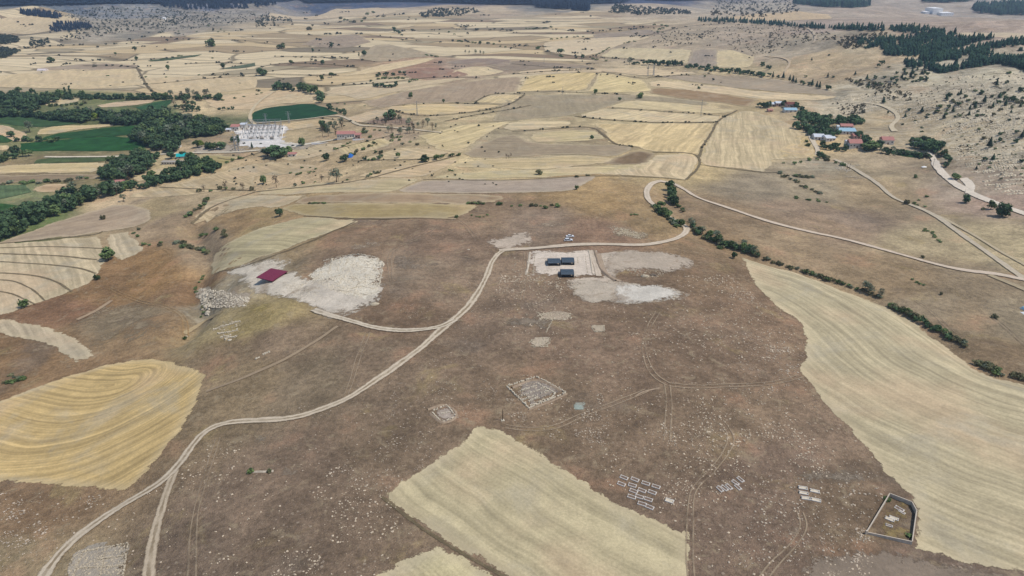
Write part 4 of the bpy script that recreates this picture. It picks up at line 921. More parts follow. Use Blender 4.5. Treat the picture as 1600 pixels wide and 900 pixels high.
fill_px(None, [(503,218),(503,198),(520,192),(540,196),(528,215)], 11, (8,13), 'tree in the grove left of the red roofed white house', 'grove left of the red roofed house', ['dense_tree', 'olive_tree', 'bare_tree'], 1.2)
fill_px(None, [(575,196),(600,190),(680,196),(684,206),(640,204),(600,197)], 20, (6,10), 'thin grey tree in the dry grove behind the white road', 'dry grove behind the white road', ['bare_tree', 'olive_tree', 'bare_tree'], 1.3)
scatter_px(None, [(600,206),(625,210),(650,208)], 8, 2, (7,11), 'thin grey green tree below the white road', 'thin trees below the white road', 1.0, ['bare_tree', 'olive_tree'])
fill_px(None, [(600,214),(620,212),(650,222),(660,230),(620,226)], 10, (6,9), 'brown thorn bush in the dry patch below the grove', 'thorn bushes below the grove', ['dusty_bush'], .8)
fill_px(None, [(560,204),(575,200),(596,204),(590,216),(565,214)], 7, (6,10), 'bush in the garden right of the red roofed white house', 'garden bushes right of the red roofed house', ['bush', 'dusty_bush'], .9)
scatter_px(None, [(520,236),(535,230),(545,225),(552,220)], 6, 1, (5,8), 'bush in the row running down from the red roofed house', 'row running down from the red roofed house', 1.0, ['bush'])
scatter_px(None, [(545,245),(560,238),(575,232),(590,222)], 8, 1.5, (6,10), 'dark bush along the stream bank', 'bushes along the stream bank', .8, ['bush'])
scatter_px(None, [(566,250),(580,250),(595,249),(600,240),(583,238)], 9, 1.5, (7,10), 'bush around the small triangle field', 'bushes around the small triangle field', .8, ['bush', 'dense_tree'])
scatter_px(None, [(674,250),(690,246),(705,244),(722,244)], 6, 1.5, (7,11), 'dark bush in the hedge along the brown bank', 'bushes along the brown bank', .8, ['bush', 'dense_tree'])
scatter_px(None, [(572,278),(585,272),(596,270)], 5, 1.5, (6,9), 'dry bush on the grassy margin right of the pale grey green tree', 'dry bushes on the margin', 1.0, ['dusty_bush', 'bare_tree'])
scatter_px(None, [(455,292),(480,284),(490,286),(520,283),(555,282)], 7, 2, (5,9), 'small dry shrub in the row on the field margin', 'small shrubs in the field margin row', 1.2, ['dusty_bush', 'bare_tree'])
scatter_px(None, [(445,272),(470,272),(492,270),(500,262),(465,262)], 8, 3, (5,8), 'small round bush scattered on the brown patch above the margin', 'bushes on the brown patch', .9, ['bush'])
scatter_px(None, [(308,300),(330,300),(345,296),(385,297),(400,296)], 9, 2, (7,11), 'dry grey shrub in the thicket at the head of the gully', 'dry thicket at the gully head', 1.1, ['bare_tree', 'dusty_bush'])
scatter_px(None, [(290,340),(300,332),(312,326),(322,318),(325,312)], 12, 2.5, (8,13), 'bush along the gully below the dry thicket', 'bushes along the upper gully', .8, ['dusty_bush', 'bush'])
scatter_px(None, [(275,380),(285,384),(300,390),(318,392),(325,398)], 14, 5, (9,15), 'grey green bush in the thicket where the gully widens', 'gully thicket', .8, ['dusty_bush', 'bush', 'dusty_bush'])
scatter_px(None, [(245,378),(262,382),(224,386),(210,362),(206,352),(220,360)], 7, 3, (7,11), 'small bush beside the pale corner field', 'bushes beside the pale corner field', .9, ['bush', 'dusty_bush'])
scatter_px(None, [(335,362),(345,360),(358,366),(365,370),(308,368)], 6, 2, (9,14), 'bush on the ochre slope below the meadow', 'bushes on the ochre slope', .8, ['bush'])
scatter_px(None, [(322,430),(314,440),(306,450),(308,462)], 6, 2, (5,8), 'thorn bush in the lower gully', 'thorn bushes in the lower gully', .9, ['dusty_bush'])
scatter_px(None, [(312,497),(320,492),(318,480)], 3, 1, (6,9), 'dark thorn bush below the pale outcrop', 'thorn bushes below the pale outcrop', .9, ['bush'])
scatter_px(None, [(4,596),(15,602),(28,592),(44,592),(10,588)], 9, 3, (8,14), 'bush in the small green thicket at the left edge above the yellow field', 'thicket above the yellow field', .6, ['bush', 'dusty_bush'])
scatter_px(None, [(482,318),(495,318),(510,318)], 6, 1, (8,11), 'low green shrub in the short hedge on the brown strip', 'short hedge on the brown strip', .45, ['bush'])
scatter_px(None, [(728,319),(745,318),(757,319)], 7, 1, (8,11), 'low green shrub in the hedge at the right end of the dry meadow', 'hedge at the right end of the meadow', .6, ['bush'])
scatter_px(None, [(776,320),(784,320)], 2, .5, (10,12), 'round green shrub right of the meadow hedge', 'round shrubs right of the meadow hedge', .6, ['bush'])
scatter_px(None, [(793,323),(820,321),(835,322),(866,321),(883,322),(849,327)], 9, 1.5, (6,12), 'dark shrub on the rim of the brown slope behind the parked cars', 'shrubs on the rim behind the cars', .7, ['bush'])
scatter_px(None, [(985,336),(998,336)], 3, .6, (5,8), 'small shrub on the slope inside the road bend', 'shrubs inside the road bend', .6, ['bush'])
scatter_px(None, [(735,338),(745,340),(760,338),(765,334)], 7, 2, (3,5), 'tiny thorn shrub on the bare brown rim', 'tiny thorn shrubs on the rim', .9, ['dusty_bush'])
scatter_px(None, [(1045,298),(1048,306),(1050,316),(1052,324)], 9, 3, (11,17), 'dense green tree at the top of the ravine beside the road bend', 'trees at the top of the ravine', 1.0, ['dense_tree', 'broadleaf_tree'])
scatter_px(None, [(1022,320),(1030,330),(1042,342),(1056,352),(1064,356)], 24, 5, (10,16), 'grey green bush in the upper ravine inside the road bend', 'bushes of the upper ravine', .85, ['bush', 'dusty_bush', 'broadleaf_tree'])
scatter_px(None, [(1060,322),(1068,332)], 3, 2, (7,12), 'bush on the right bank of the upper ravine', 'bushes on the right bank', .9, ['bush'])
scatter_px(None, [(1080,352),(1095,366),(1115,374),(1130,382),(1160,390),(1185,400)], 42, 4.5, (10,16), 'bush in the thick green hedge along the ravine below the road', 'bushes of the thick ravine hedge', .85, ['bush', 'dusty_bush', 'olive_tree', 'dusty_bush', 'broadleaf_tree'])
scatter_px(None, [(1120,388),(1128,390)], 3, 2, (8,12), 'bush below the thick ravine hedge', 'bushes below the hedge', .8, ['bush'])
scatter_px(None, [(1190,404),(1215,412),(1240,420),(1275,432),(1310,442),(1330,450),(1345,454),(1378,466)], 26, 2, (8,14), 'bush in the line of bushes along the upper edge of the big stubble field', 'bushes along the big stubble field', .8, ['bush', 'dusty_bush', 'dusty_bush'])
scatter_px(None, [(1345,452),(1360,458),(1376,464)], 4, 1.5, (13,18), 'rounder larger shrub in the line along the big stubble field', 'larger shrubs along the big stubble field', .85, ['bush', 'olive_tree'])
scatter_px(None, [(1390,480),(1405,484),(1420,490),(1432,500),(1440,498)], 12, 3, (12,18), 'bright green bush in the thick clump above the big stubble field', 'bright green clump above the stubble', .75, ['bush'])
scatter_px(None, [(1445,505),(1460,512),(1475,520),(1490,530),(1510,542)], 18, 3, (10,17), 'dark green bush in the ravine hedge right of the bright green clump', 'hedge right of the bright clump', .75, ['bush', 'bush', 'dusty_bush'])
scatter_px(None, [(1528,568),(1540,572),(1552,580),(1562,586)], 10, 4, (14,20), 'shrub in the last thicket of the ravine at the right', 'last thicket of the ravine', .75, ['bush', 'dusty_bush'])
scatter_px(None, [(1580,588),(1596,590),(1606,594)], 4, 2, (14,20), 'brownish shrub at the right photo edge in the ravine', 'brownish shrubs at the photo edge', .7, ['dusty_bush'])
# village and right-hand side
fill_px(None, [(1240,186),(1250,178),(1272,184),(1300,188),(1330,188),(1352,190),(1345,195),(1300,196),(1262,196)], 28, (8,14), 'dark tree in the hedge between the two halves of the village', 'hedge between the village halves', ['dense_tree'], .85)
fill_px(None, [(1240,200),(1262,200),(1300,205),(1312,212),(1290,218),(1262,210)], 20, (8,13), 'green tree in the gardens above the white village houses', 'garden trees above the white houses', ['dense_tree', 'broadleaf_tree', 'olive_tree'], .8)
fill_px(None, [(1275,226),(1290,228),(1322,232),(1318,238),(1282,234)], 11, (8,13), 'green tree in the gardens below the white village houses', 'garden trees below the white houses', ['broadleaf_tree', 'dense_tree'], .8)
fill_px(None, [(1336,212),(1350,210),(1374,222),(1376,238),(1350,236)], 12, (10,15), 'dark tree around the big tree of the village', 'trees around the big village tree', ['dense_tree'], .8)
fill_px(None, [(1375,240),(1400,244),(1452,249),(1455,244),(1412,240),(1380,234)], 20, (8,12), 'low green tree in the orchard below the village', 'orchard below the village', ['dense_tree', 'olive_tree', 'broadleaf_tree'], .7)
fill_px(None, [(1422,230),(1428,222),(1450,224),(1470,226),(1472,236),(1450,238)], 14, (11,16), 'dark tree in the grove by the gravel road, right of the village', 'grove right of the village', ['dense_tree'], .8)
scatter_px(None, [(1458,236),(1472,245),(1480,252),(1478,262)], 7, 3, (10,14), 'green tree along the gravel road below the grove', 'trees along the gravel road', .8, ['dense_tree', 'broadleaf_tree'])
scatter_px(None, [(1280,246),(1290,248),(1294,252)], 5, 2, (9,13), 'dark bush at the end of the village lane', 'bushes at the end of the village lane', .8, ['dense_tree', 'bush'])
scatter_px(None, [(1186,166),(1196,168),(1204,170)], 4, 1.5, (8,12), 'dark tree at the left end of the village', 'trees at the left end of the village', .9, ['dense_tree'])
scatter_px(None, [(1218,164),(1230,166),(1244,168),(1250,172),(1260,176)], 10, 2.5, (8,12), 'dark tree behind the upper village houses', 'trees behind the upper houses', .9, ['dense_tree', 'broadleaf_tree'])
scatter_px(None, [(1258,222),(1262,226),(1266,230),(1256,226)], 4, 2, (6,9), 'shrub on the bend of the stubble field by the village lane', 'shrubs by the village lane', 1.0, ['bush'])
scatter_px(None, [(1222,256),(1236,258),(1260,252),(1275,250),(1295,250),(1328,266),(1318,258)], 9, 2, (6,9), 'small round bush on the upper rim of the grey slope', 'bushes on the rim of the grey slope', 1.0, ['bush'])
scatter_px(None, [(1240,275),(1255,277),(1270,278)], 8, 2, (9,13), 'grey green bush in the short hedge on the grey slope', 'short hedge on the grey slope', .6, ['dusty_bush', 'bush'])
scatter_px(None, [(1215,272),(1235,280),(1255,292),(1275,300),(1283,304)], 12, 2.5, (8,12), 'dry bush on the diagonal bank of the grey slope', 'diagonal bank bushes', .7, ['dusty_bush'])
scatter_px(None, [(1245,310),(1260,312),(1268,316),(1280,316),(1296,314),(1235,309)], 10, 3, (5,8), 'small thorn bush in the group under the diagonal bank', 'thorn bushes under the bank', .9, ['dusty_bush', 'bush'])
scatter_px(None, [(1440,360),(1455,362),(1462,374),(1468,378)], 9, 3, (5,8), 'brown thorn bush beside the pale wash on the right slope', 'thorn bushes beside the pale wash', .9, ['dusty_bush'])
scatter_px(None, [(1425,438),(1436,442),(1444,446)], 5, 2.5, (5,8), 'brown thorn bush below the long gravel road', 'thorn bushes below the gravel road', .9, ['dusty_bush'])
scatter_px(None, [(1445,310),(1458,302),(1428,316),(1427,322),(1450,323)], 6, 1.5, (5,8), 'small bush near the bend of the field track', 'bushes near the track bend', .8, ['bush'])
scatter_px(None, [(1183,97),(1210,112),(1190,104)], 4, 2, (6,9), 'dark tree at the top of the tree row on the ridge', 'trees at the top of the ridge row', 1.0, ['dense_tree'])
scatter_px(None, [(982,101),(998,101)], 3, 1, (8,11), 'greyish tree at the left end of the roadside tree row', 'left end of the roadside row', .9, ['broadleaf_tree', 'olive_tree'])
scatter_px(None, [(1008,102),(1025,102),(1045,103),(1064,103)], 11, 1.5, (8,12), 'dark green tree in the roadside row below the cream field', 'roadside row below the cream field', 1.0, ['dense_tree'])
scatter_px(None, [(1072,106),(1095,107),(1120,110),(1150,114),(1180,117),(1196,120)], 24, 2, (7,10), 'dark tree in the row running down the right side of the cream field', 'row beside the cream field', .9, ['dense_tree', 'broadleaf_tree'])
scatter_px(None, [(1200,119),(1222,124),(1245,131),(1270,136),(1300,142)], 15, 1.5, (6,9), 'dark tree in the row along the foot of the tan hill', 'row along the foot of the tan hill', .9, ['dense_tree', 'pine_tree'])
scatter_px(None, [(932,86),(940,83),(948,77),(955,74)], 7, .8, (4,6), 'bush on the curved bank of the long cream field', 'bushes on the curved bank', .8, ['bush'])
scatter_px(None, [(974,68),(986,66),(995,65)], 5, .6, (4,6), 'bush on the upper bank of the long cream field', 'bushes on the upper bank', .8, ['bush'])
scatter_px(None, [(868,90),(890,88),(864,89),(925,92),(952,97),(960,97)], 8, 1, (5,8), 'small tree on the field road left of the roadside row', 'small trees on the field road', .9, ['bush', 'dense_tree'])
scatter_px(None, [(584,136),(610,138),(622,134)], 10, 1.2, (6,10), 'dark tree in the lower hedge of the square of hedges', 'lower hedge of the square', .8, ['dense_tree'])
scatter_px(None, [(580,128),(586,120),(600,118),(618,117),(634,116)], 9, 1.2, (5,8), 'dark tree in the upper hedge of the square of hedges', 'upper hedge of the square', .9, ['dense_tree'])
scatter_px(None, [(590,124),(610,123),(634,123)], 9, .6, (5,8), 'low bush in the middle line of the square of hedges', 'middle line of the square', .6, ['bush'])
scatter_px(None, [(636,129),(645,127),(652,126)], 4, .8, (5,8), 'bush right of the square of hedges', 'bushes right of the square', .8, ['bush'])
scatter_px(None, [(664,86),(674,88),(684,90)], 6, .8, (4,6), 'bush at the right tip of the cream wedge field', 'bushes at the cream wedge tip', .7, ['bush'])
scatter_px(None, [(613,46),(620,52),(630,56)], 5, 1.5, (5,8), 'tree in the small far clump above the fields', 'small far clump', .9, ['dense_tree'])
scatter_px(None, [(530,28),(541,34),(570,36),(572,24),(585,20)], 8, 1, (5,9), 'far bush on the upper pale slope', 'far bushes on the upper slope', .7, ['bush'])
scatter_px(None, [(695,51),(710,51),(712,65),(722,66),(738,68),(762,69),(770,69),(785,74),(797,75)], 10, .6, (4,6), 'tiny far bush on the long field line', 'tiny bushes on the long field line', .9, ['bush'])
scatter_px(None, [(818,45),(835,46),(855,44),(862,43)], 8, .8, (4,6), 'tiny far bush in the short hedges on the upper slope', 'short far hedges', .7, ['bush'])
scatter_px(None, [(855,64),(875,60),(895,59),(910,57),(918,62)], 7, .6, (4,6), 'far bush on the bank above the long cream field', 'far bank bushes', .8, ['bush'])
scatter_px(None, [(1020,40),(1035,42),(1050,38),(1022,52),(1040,51)], 8, .8, (5,7), 'far bush beside the small rise right of the fields', 'bushes beside the small rise', .8, ['bush'])
scatter_px(None, [(726,82),(732,84),(745,83),(752,86),(760,85)], 6, .8, (3,5), 'tiny yellow green far tree in the loose row', 'loose far row', 1.2, ['olive_tree'])
scatter_px(None, [(572,167),(578,166),(505,160)], 3, 1, (4,6), 'tiny bush on the brown field above the wide green tree', 'tiny bushes on the brown field', 1.0, ['bush'])
scatter_px(None, [(790,249),(795,248),(798,246)], 3, 1, (5,7), 'dry shrub in the middle of the stubble', 'dry shrubs in the stubble', 1.2, ['bare_tree'])
scatter_px(None, [(700,268),(710,267)], 3, 1, (4,6), 'low dry bush in the pale stubble', 'low dry bushes in the stubble', .8, ['dusty_bush'])
scatter_px(None, [(270,48),(295,52),(325,40),(335,46),(390,50),(280,50)], 6, 1, (3,5), 'tiny far bush on the slope under the rocky hills', 'tiny bushes under the rocky hills', .9, ['bush'])
scatter_px(None, [(140,118),(312,124),(342,100),(338,86),(325,98)], 5, 1, (4,6), 'tiny far tree on a stubble margin at the upper left', 'tiny far trees at the upper left', .9, ['bush'])
scatter_px(None, [(235,95),(245,94),(255,93),(290,86)], 6, .6, (3,5), 'tiny bush on the thin green strip', 'tiny bushes on the green strip', .9, ['bush'])
# ridge on the right: junipers and pines one can tell apart
RID = [(1545,228,11),(1537,214,9),(1562,208,8),(1587,220,10),(1596,212,9),(1588,205,8),(1562,218,7),(1468,165,10),(1478,154,8),(1480,150,9),(1490,158,8),(1482,166,7),(1500,146,7),(1524,140,7),(1533,144,8),(1508,150,7),(1561,150,8),(1570,156,9),(1582,155,8),(1590,158,9),(1537,158,9),(1523,160,8),(1547,166,8),(1594,140,9),(1556,132,8),(1576,112,8),(1572,128,6),(1450,178,7),(1440,172,8),(1448,182,6),(1420,170,6),(1480,170,6),(1380,158,8),(1393,124,8),(1400,118,7),(1412,122,8),(1422,120,7),(1441,122,8),(1430,116,6),(1398,128,6),(1354,122,7),(1367,121,7),(1382,119,6),(1338,126,7),(1357,132,6),(1368,130,6),(1377,130,7),(1355,136,5),(1293,118,5),(1259,118,6),(1302,118,5),(1295,84,4),(1268,92,4),(1372,102,6),(1379,98,7),(1389,102,5),(1336,114,5),(1375,96,5),(1440,253-50,6),(1410,192,5),(1414,180,5),(1430,186,5),(1527,180,5),(1577,186,5),(1551,247,8),(1538,248,8),(1596,250,9),(1530,254,5),(1525,262,5),(1564,278,5),(1595,270,5),(1440,198,6)]
for i, (x, y, w) in enumerate(RID): plant('pine_tree' if i % 4 == 0 else ('dense_tree', 'bush', 'broadleaf_tree')[i % 3], x, y+3, w*1.1, 'dark juniper standing on the pale rocky slope at the right', 'junipers of the rocky slope', .72 if i % 3 else .85)
fill_px(None, [(1490,140),(1600,130),(1600,175),(1560,180),(1470,190),(1440,180)], 40, (5,9), 'dark conifer among the limestone ledges of the right slope', 'conifers among the ledges', ['pine_tree', 'dense_tree', 'bush', 'dense_tree'], .75)
fill_px(None, [(1400,112),(1450,108),(1450,128),(1395,132)], 22, (5,8), 'dark conifer at the lower edge of the pine wood', 'conifers below the pine wood', ['pine_tree', 'dense_tree'], .7)
fill_px(None, [(1490,200),(1600,190),(1600,270),(1520,265)], 26, (3,6), 'small dark scrub bush on the pale lower slope of the ridge', 'scrub on the lower ridge', ['bush'], .8)

# far woods and scrub that read as one mass
def thin(G):
    return vnoise(G[:, 0]/26+3, G[:, 1]/26+8)+.6*vnoise(G[:, 0]/11, G[:, 1]/11) > -.22
def mass(name, areas, shape, mat, hmul=1.0):
    """areas: (polygon px, count, (width m range)); low trees joined in one mesh"""
    VV = []; FF = []; nv = 0
    pts_all = []
    for poly, n, wr in areas:
        P = np.array(poly, float); x0, y0 = P.min(0); x1, y1 = P.max(0)
        X = nprng.uniform(x0, x1, n*4); Y = nprng.uniform(y0, y1, n*4); m = inside(X, Y, P)
        m &= ~((X > 175) & (X < 194) & (Y > 288) & (Y < 300)) & ~((X > 270) & (X < 294) & (Y > 246) & (Y < 262)) & ~((X > 140) & (X < 160) & (Y > 184) & (Y < 198))
        if name == 'valley_trees' and n >= 100: m &= inside(X, Y-8, P)
        X, Y = X[m][:n], Y[m][:n]
        G = ground_at(np.stack([X, Y], 1)); G = G[thin(G)] if name == 'pine_wood' else G; Wd = nprng.uniform(wr[0], wr[1], len(G)); pts_all.append(np.column_stack([G, hgt(G[:, 0], G[:, 1]), Wd]))
    return build_mass(name, np.concatenate(pts_all), shape, mat, hmul)
def build_mass(name, PA, shape, mat, hmul=1.0):
    VV = []; FF = []; nv = 0
    for var in range(4):
        q = PA[var::4]; n_ = len(q)
        if not n_: continue
        r = random.Random(var+5); bv = []; bf = []
        if shape == 'pine':
            for tr in range(3):
                z0 = .25+tr*.42; R = .5*(1-tr*.26); b = len(bv); k = 6
                for j in range(k):
                    a = j*6.283/k+tr*.5+r.uniform(-.25, .25); rr = R*r.uniform(.75, 1.15); bv.append((math.cos(a)*rr, math.sin(a)*rr, z0+r.uniform(-.06, .06)))
                bv.append((r.uniform(-.04, .04), r.uniform(-.04, .04), z0+.62))
                for j in range(k): bf.append((b+j, b+(j+1) % k, b+k))
        elif shape in ('leafy', 'oak'):
            bv, bf = crown_geo(.5, var*7+3, 1, .85, 8, 20, .24, .1) if shape == 'leafy' else crown_geo(.5, var*7+3, 1, .7, 4, 9, .3, .05)
        else:
            for lb in range(4):
                a = lb*1.57+r.random(); cx, cy, cz = math.cos(a)*.22, math.sin(a)*.22, .28+r.uniform(-.05, .15); b = len(bv)
                for (x, y, z) in ((1,0,0),(0,1,0),(-1,0,0),(0,-1,0),(0,0,1),(0,0,-1)):
                    s = r.uniform(.2, .34); bv.append((cx+x*s, cy+y*s, cz+z*s))
                for f in ((0,1,4),(1,2,4),(2,3,4),(3,0,4),(1,0,5),(2,1,5),(3,2,5),(0,3,5)): bf.append(tuple(b+i for i in f))
        bv = np.array(bv); bf = np.array(bf, int); th = nprng.uniform(0, 6.28, n_); c_, s_ = np.cos(th), np.sin(th)
        hz = nprng.uniform(.6, 1.15, n_)*hmul
        X = bv[None, :, 0]*c_[:, None]-bv[None, :, 1]*s_[:, None]; Y = bv[None, :, 0]*s_[:, None]+bv[None, :, 1]*c_[:, None]
        Vn = np.stack([X*q[:, 3:4]+q[:, 0:1], Y*q[:, 3:4]+q[:, 1:2], bv[None, :, 2]*q[:, 3:4]*hz[:, None]+q[:, 2:3]-.2], 2).reshape(-1, 3)
        Fn = (bf[None]+(np.arange(n_)*len(bv))[:, None, None]).reshape(-1, bf.shape[1])+nv; nv += len(Vn); VV.append(Vn); FF.append(Fn)
    me = mesh_np(name, np.concatenate(VV), np.concatenate(FF), mat); o = link(name, me); return o
def flush():
    """the trees and bushes that show largest stand as objects; the tiny rest of each kind is one object"""
    for name, ks, lab in (('broadleaf_tree', ('dense_tree', 'broadleaf_tree', 'lime_tree'), 'smallest leafy trees of the rows, hedges and groves'), ('bush', ('bush', 'dusty_bush'), 'smallest bushes of the hedges and field margins'), (None, None, None)):
        q = [s for s in QUEUE if (s[0] in ks if ks else s[0] not in ('dense_tree', 'broadleaf_tree', 'lime_tree', 'bush', 'dusty_bush'))]
        q.sort(key=lambda s: -s[3]); room = 298-COUNT.get(name, 0) if name else 10**6
        for s in q[:room]: plant(*s, _now=True)
        rest = q[room:]
        if rest:
            G = ground_at([(s[1], s[2]) for s in rest]); Z = hgt(G[:, 0], G[:, 1]); mp_ = (G[:, 1]*cp+(CAM_H-Z)*sp)/FPX
            PA = np.column_stack([G, Z, np.array([s[3] for s in rest])*mp_*.95])
            tag(build_mass('trees' if name == 'broadleaf_tree' else 'bushes', PA, 'leafy', L_DARK if name == 'broadleaf_tree' else L_BROAD, 1.0 if name == 'broadleaf_tree' else .6), lab, 'trees' if name == 'broadleaf_tree' else 'bushes', None, 'stuff')
def far_leaf(name, c1, c2):
    m = NT(name); m.color(m.mix(m.ss(m.noise(.06, 3), .35, .65), alb(c1), alb(c2))); return m.mat
FAR_P = far_leaf('far_pines', (34,60,50), (52,78,60)); FAR_S = far_leaf('far_scrub', (84,84,66), (104,102,80)); FAR_B = far_leaf('far_oaks', (66,78,66), (84,92,76)); FAR_M = far_leaf('mountain_forest_painted_shade', (26,40,56), (34,50,66))  # FAR_M: cloud shade and distance haze painted into the leaf colour
tag(mass('pine_wood', [([(1388,44),(1425,43),(1462,49),(1500,55),(1555,60),(1525,66),(1500,75),(1475,85),(1425,89),(1380,86),(1375,70),(1355,75),(1370,65),(1412,60),(1440,64),(1425,52),(1392,50)], 1250, (4,6.5)),
     ([(1412,97),(1450,88),(1500,92),(1555,92),(1610,92),(1610,112),(1585,112),(1560,100),(1512,107),(1470,115),(1450,110),(1417,107)], 1100, (4,6)), ([(1500,80),(1550,70),(1610,60),(1640,60),(1640,76),(1562,82),(1537,87),(1505,87)], 420, (4,6)), ([(1460,86),(1500,80),(1500,92),(1450,90)], 160, (4,6)), ([(1330,62),(1370,60),(1380,72),(1350,78)], 60, (3.5,5))], 'pine', FAR_P),
    'dark green pine wood spreading over the upper right slope', 'wood', None, 'stuff')
tag(mass('pine_line', [([(1088,31),(1150,32),(1200,36),(1290,44),(1380,46),(1380,49),(1290,47),(1200,40),(1150,36),(1088,34)], 300, (5,8))], 'pine', FAR_P), 'thin dark line of trees along the crest of the scrubby hill', 'wood', None, 'stuff')
tag(mass('far_wood', [([(1240,3),(1300,4),(1360,10),(1340,13),(1290,12),(1240,7)], 600, (12,18)), ([(1520,12),(1600,6),(1640,6),(1640,24),(1560,24),(1522,20)], 700, (11,17)), ([(1440,1),(1520,1),(1500,5),(1440,4)], 160, (14,20))], 'pine', FAR_P),
    'dark far woods on the hills at the upper right', 'wood', None, 'stuff')
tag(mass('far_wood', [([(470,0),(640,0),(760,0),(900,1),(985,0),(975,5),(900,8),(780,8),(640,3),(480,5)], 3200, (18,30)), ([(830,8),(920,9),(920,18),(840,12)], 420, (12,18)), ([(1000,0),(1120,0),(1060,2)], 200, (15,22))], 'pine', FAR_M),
    'wooded mountain along the top of the view, cloud shade painted dark blue', 'wood', None, 'stuff')
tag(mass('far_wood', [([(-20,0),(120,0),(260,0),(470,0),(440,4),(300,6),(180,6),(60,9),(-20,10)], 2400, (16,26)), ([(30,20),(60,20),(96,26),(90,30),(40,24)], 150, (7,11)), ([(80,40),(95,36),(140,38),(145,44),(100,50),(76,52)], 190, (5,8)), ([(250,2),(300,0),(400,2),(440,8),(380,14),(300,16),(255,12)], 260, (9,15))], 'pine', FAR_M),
    'far woods on the hills at the upper left, painted shade blue', 'wood', None, 'stuff')
tag(mass('valley_wood', [([(-20,58),(0,56),(26,58),(30,66),(12,70),(-20,72)], 160, (8,12)), ([(-20,78),(4,76),(32,80),(20,86),(0,94),(-20,96)], 170, (8,12)), ([(45,64),(75,62),(78,68),(60,74),(48,72)], 60, (6,9))], 'oak', FAR_B), 'dark green groves at the left edge of the far fields', 'wood', None, 'stuff')
tag(mass('hill_scrub', [([(70,18),(180,10),(260,14),(330,22),(320,34),(230,46),(140,60),(90,66),(100,52),(130,34)], 620, (4,8)), ([(250,16),(420,18),(440,32),(330,42),(240,54)], 300, (3,7)),
    ([(400,26),(450,26),(460,34),(430,40),(400,44)], 90, (6,10)), ([(655,22),(680,14),(740,14),(750,20),(700,26),(660,28)], 260, (7,11)), ([(960,8),(1010,12),(1070,16),(1080,22),(1000,24),(950,20)], 260, (9,14))], 'oak', FAR_B),
    'dark scrub speckling the rocky far hills', 'scrub', None, 'stuff')
tag(mass('slope_scrub', [([(1100,40),(1150,38),(1200,40),(1230,50),(1210,80),(1170,92),(1140,72),(1110,58)], 200, (2.4,4.6)), ([(1020,56),(1080,46),(1120,50),(1080,70),(1020,74)], 90, (3,5)), ([(1200,40),(1280,44),(1310,60),(1230,75),(1200,84)], 150, (3,6)), ([(1300,60),(1390,50),(1370,66),(1350,76),(1320,78)], 170, (4,6)),
    ([(1310,120),(1350,140),(1420,150),(1400,132),(1340,126)], 80, (2.5,5)), ([(1340,150),(1420,160),(1450,150),(1400,140)], 50, (2.5,4)), ([(1120,0),(1240,0),(1250,20),(1180,28),(1110,24)], 260, (7,12)), ([(1300,162),(1350,162),(1352,178),(1320,180)], 70, (2,4)),
    ([(1470,120),(1600,112),(1600,190),(1480,200),(1430,160)], 170, (1.5,3.2)), ([(1470,200),(1600,190),(1600,300),(1520,270)], 110, (.9,2))], 'oak', FAR_S),
    'sparse dark scrub dotting the tan hills on the right', 'scrub', None, 'stuff')

tag(mass('valley_trees', [([(0,385),(10,360),(40,330),(90,308),(130,300),(170,290),(205,262),(235,245),(242,250),(215,272),(195,300),(150,313),(100,334),(50,354),(10,376)], 120, (9,15)), ([(190,300),(240,283),(300,270),(345,258),(340,268),(290,281),(230,295)], 46, (6,10)),
   ([(205,222),(215,200),(235,188),(265,178),(290,180),(350,190),(358,200),(340,214),(318,214),(285,222),(272,240),(240,234)], 190, (8,13)), ([(-20,184),(-20,168),(60,175),(110,172),(200,176),(260,170),(280,182),(215,197),(150,194),(95,190),(50,184)], 180, (8,13)),
   ([(-10,170),(-10,146),(60,146),(110,152),(92,160),(60,166),(60,174)], 120, (8,12)), ([(80,152),(240,154),(345,155),(345,158),(240,157),(80,156)], 90, (5,9)), ([(283,266),(285,248),(310,250),(333,262),(325,270),(300,273)], 30, (6,10)), ([(155,277),(168,262),(195,252),(225,242),(236,248),(200,270),(175,290)], 60, (7,11))], 'leafy', L_DARK),
    'dense dark green undergrowth and treetops filling the valley belts', 'woodland', None, 'stuff')
tag(mass('village_trees', [([(1240,188),(1250,178),(1272,184),(1300,188),(1330,188),(1352,190),(1345,197),(1300,197),(1262,197)], 60, (5,8)), ([(1238,200),(1262,199),(1300,205),(1312,213),(1290,219),(1262,211)], 40, (5,8)), ([(1424,230),(1430,223),(1450,225),(1470,227),(1470,236),(1450,238)], 26, (5,8)),
   ([(1080,350),(1095,364),(1130,380),(1185,400),(1185,403),(1130,386),(1090,368)], 60, (2.2,4)), ([(1390,480),(1432,498),(1510,542),(1508,546),(1430,502),(1390,485)], 60, (2,3.6)), ([(1072,106),(1120,110),(1196,120),(1196,122),(1120,113),(1072,108)], 40, (5,7))], 'leafy', L_DARK),
    'thick green growth between the trees of the village hedges and the ravine', 'greenery', None, 'stuff')
flush()

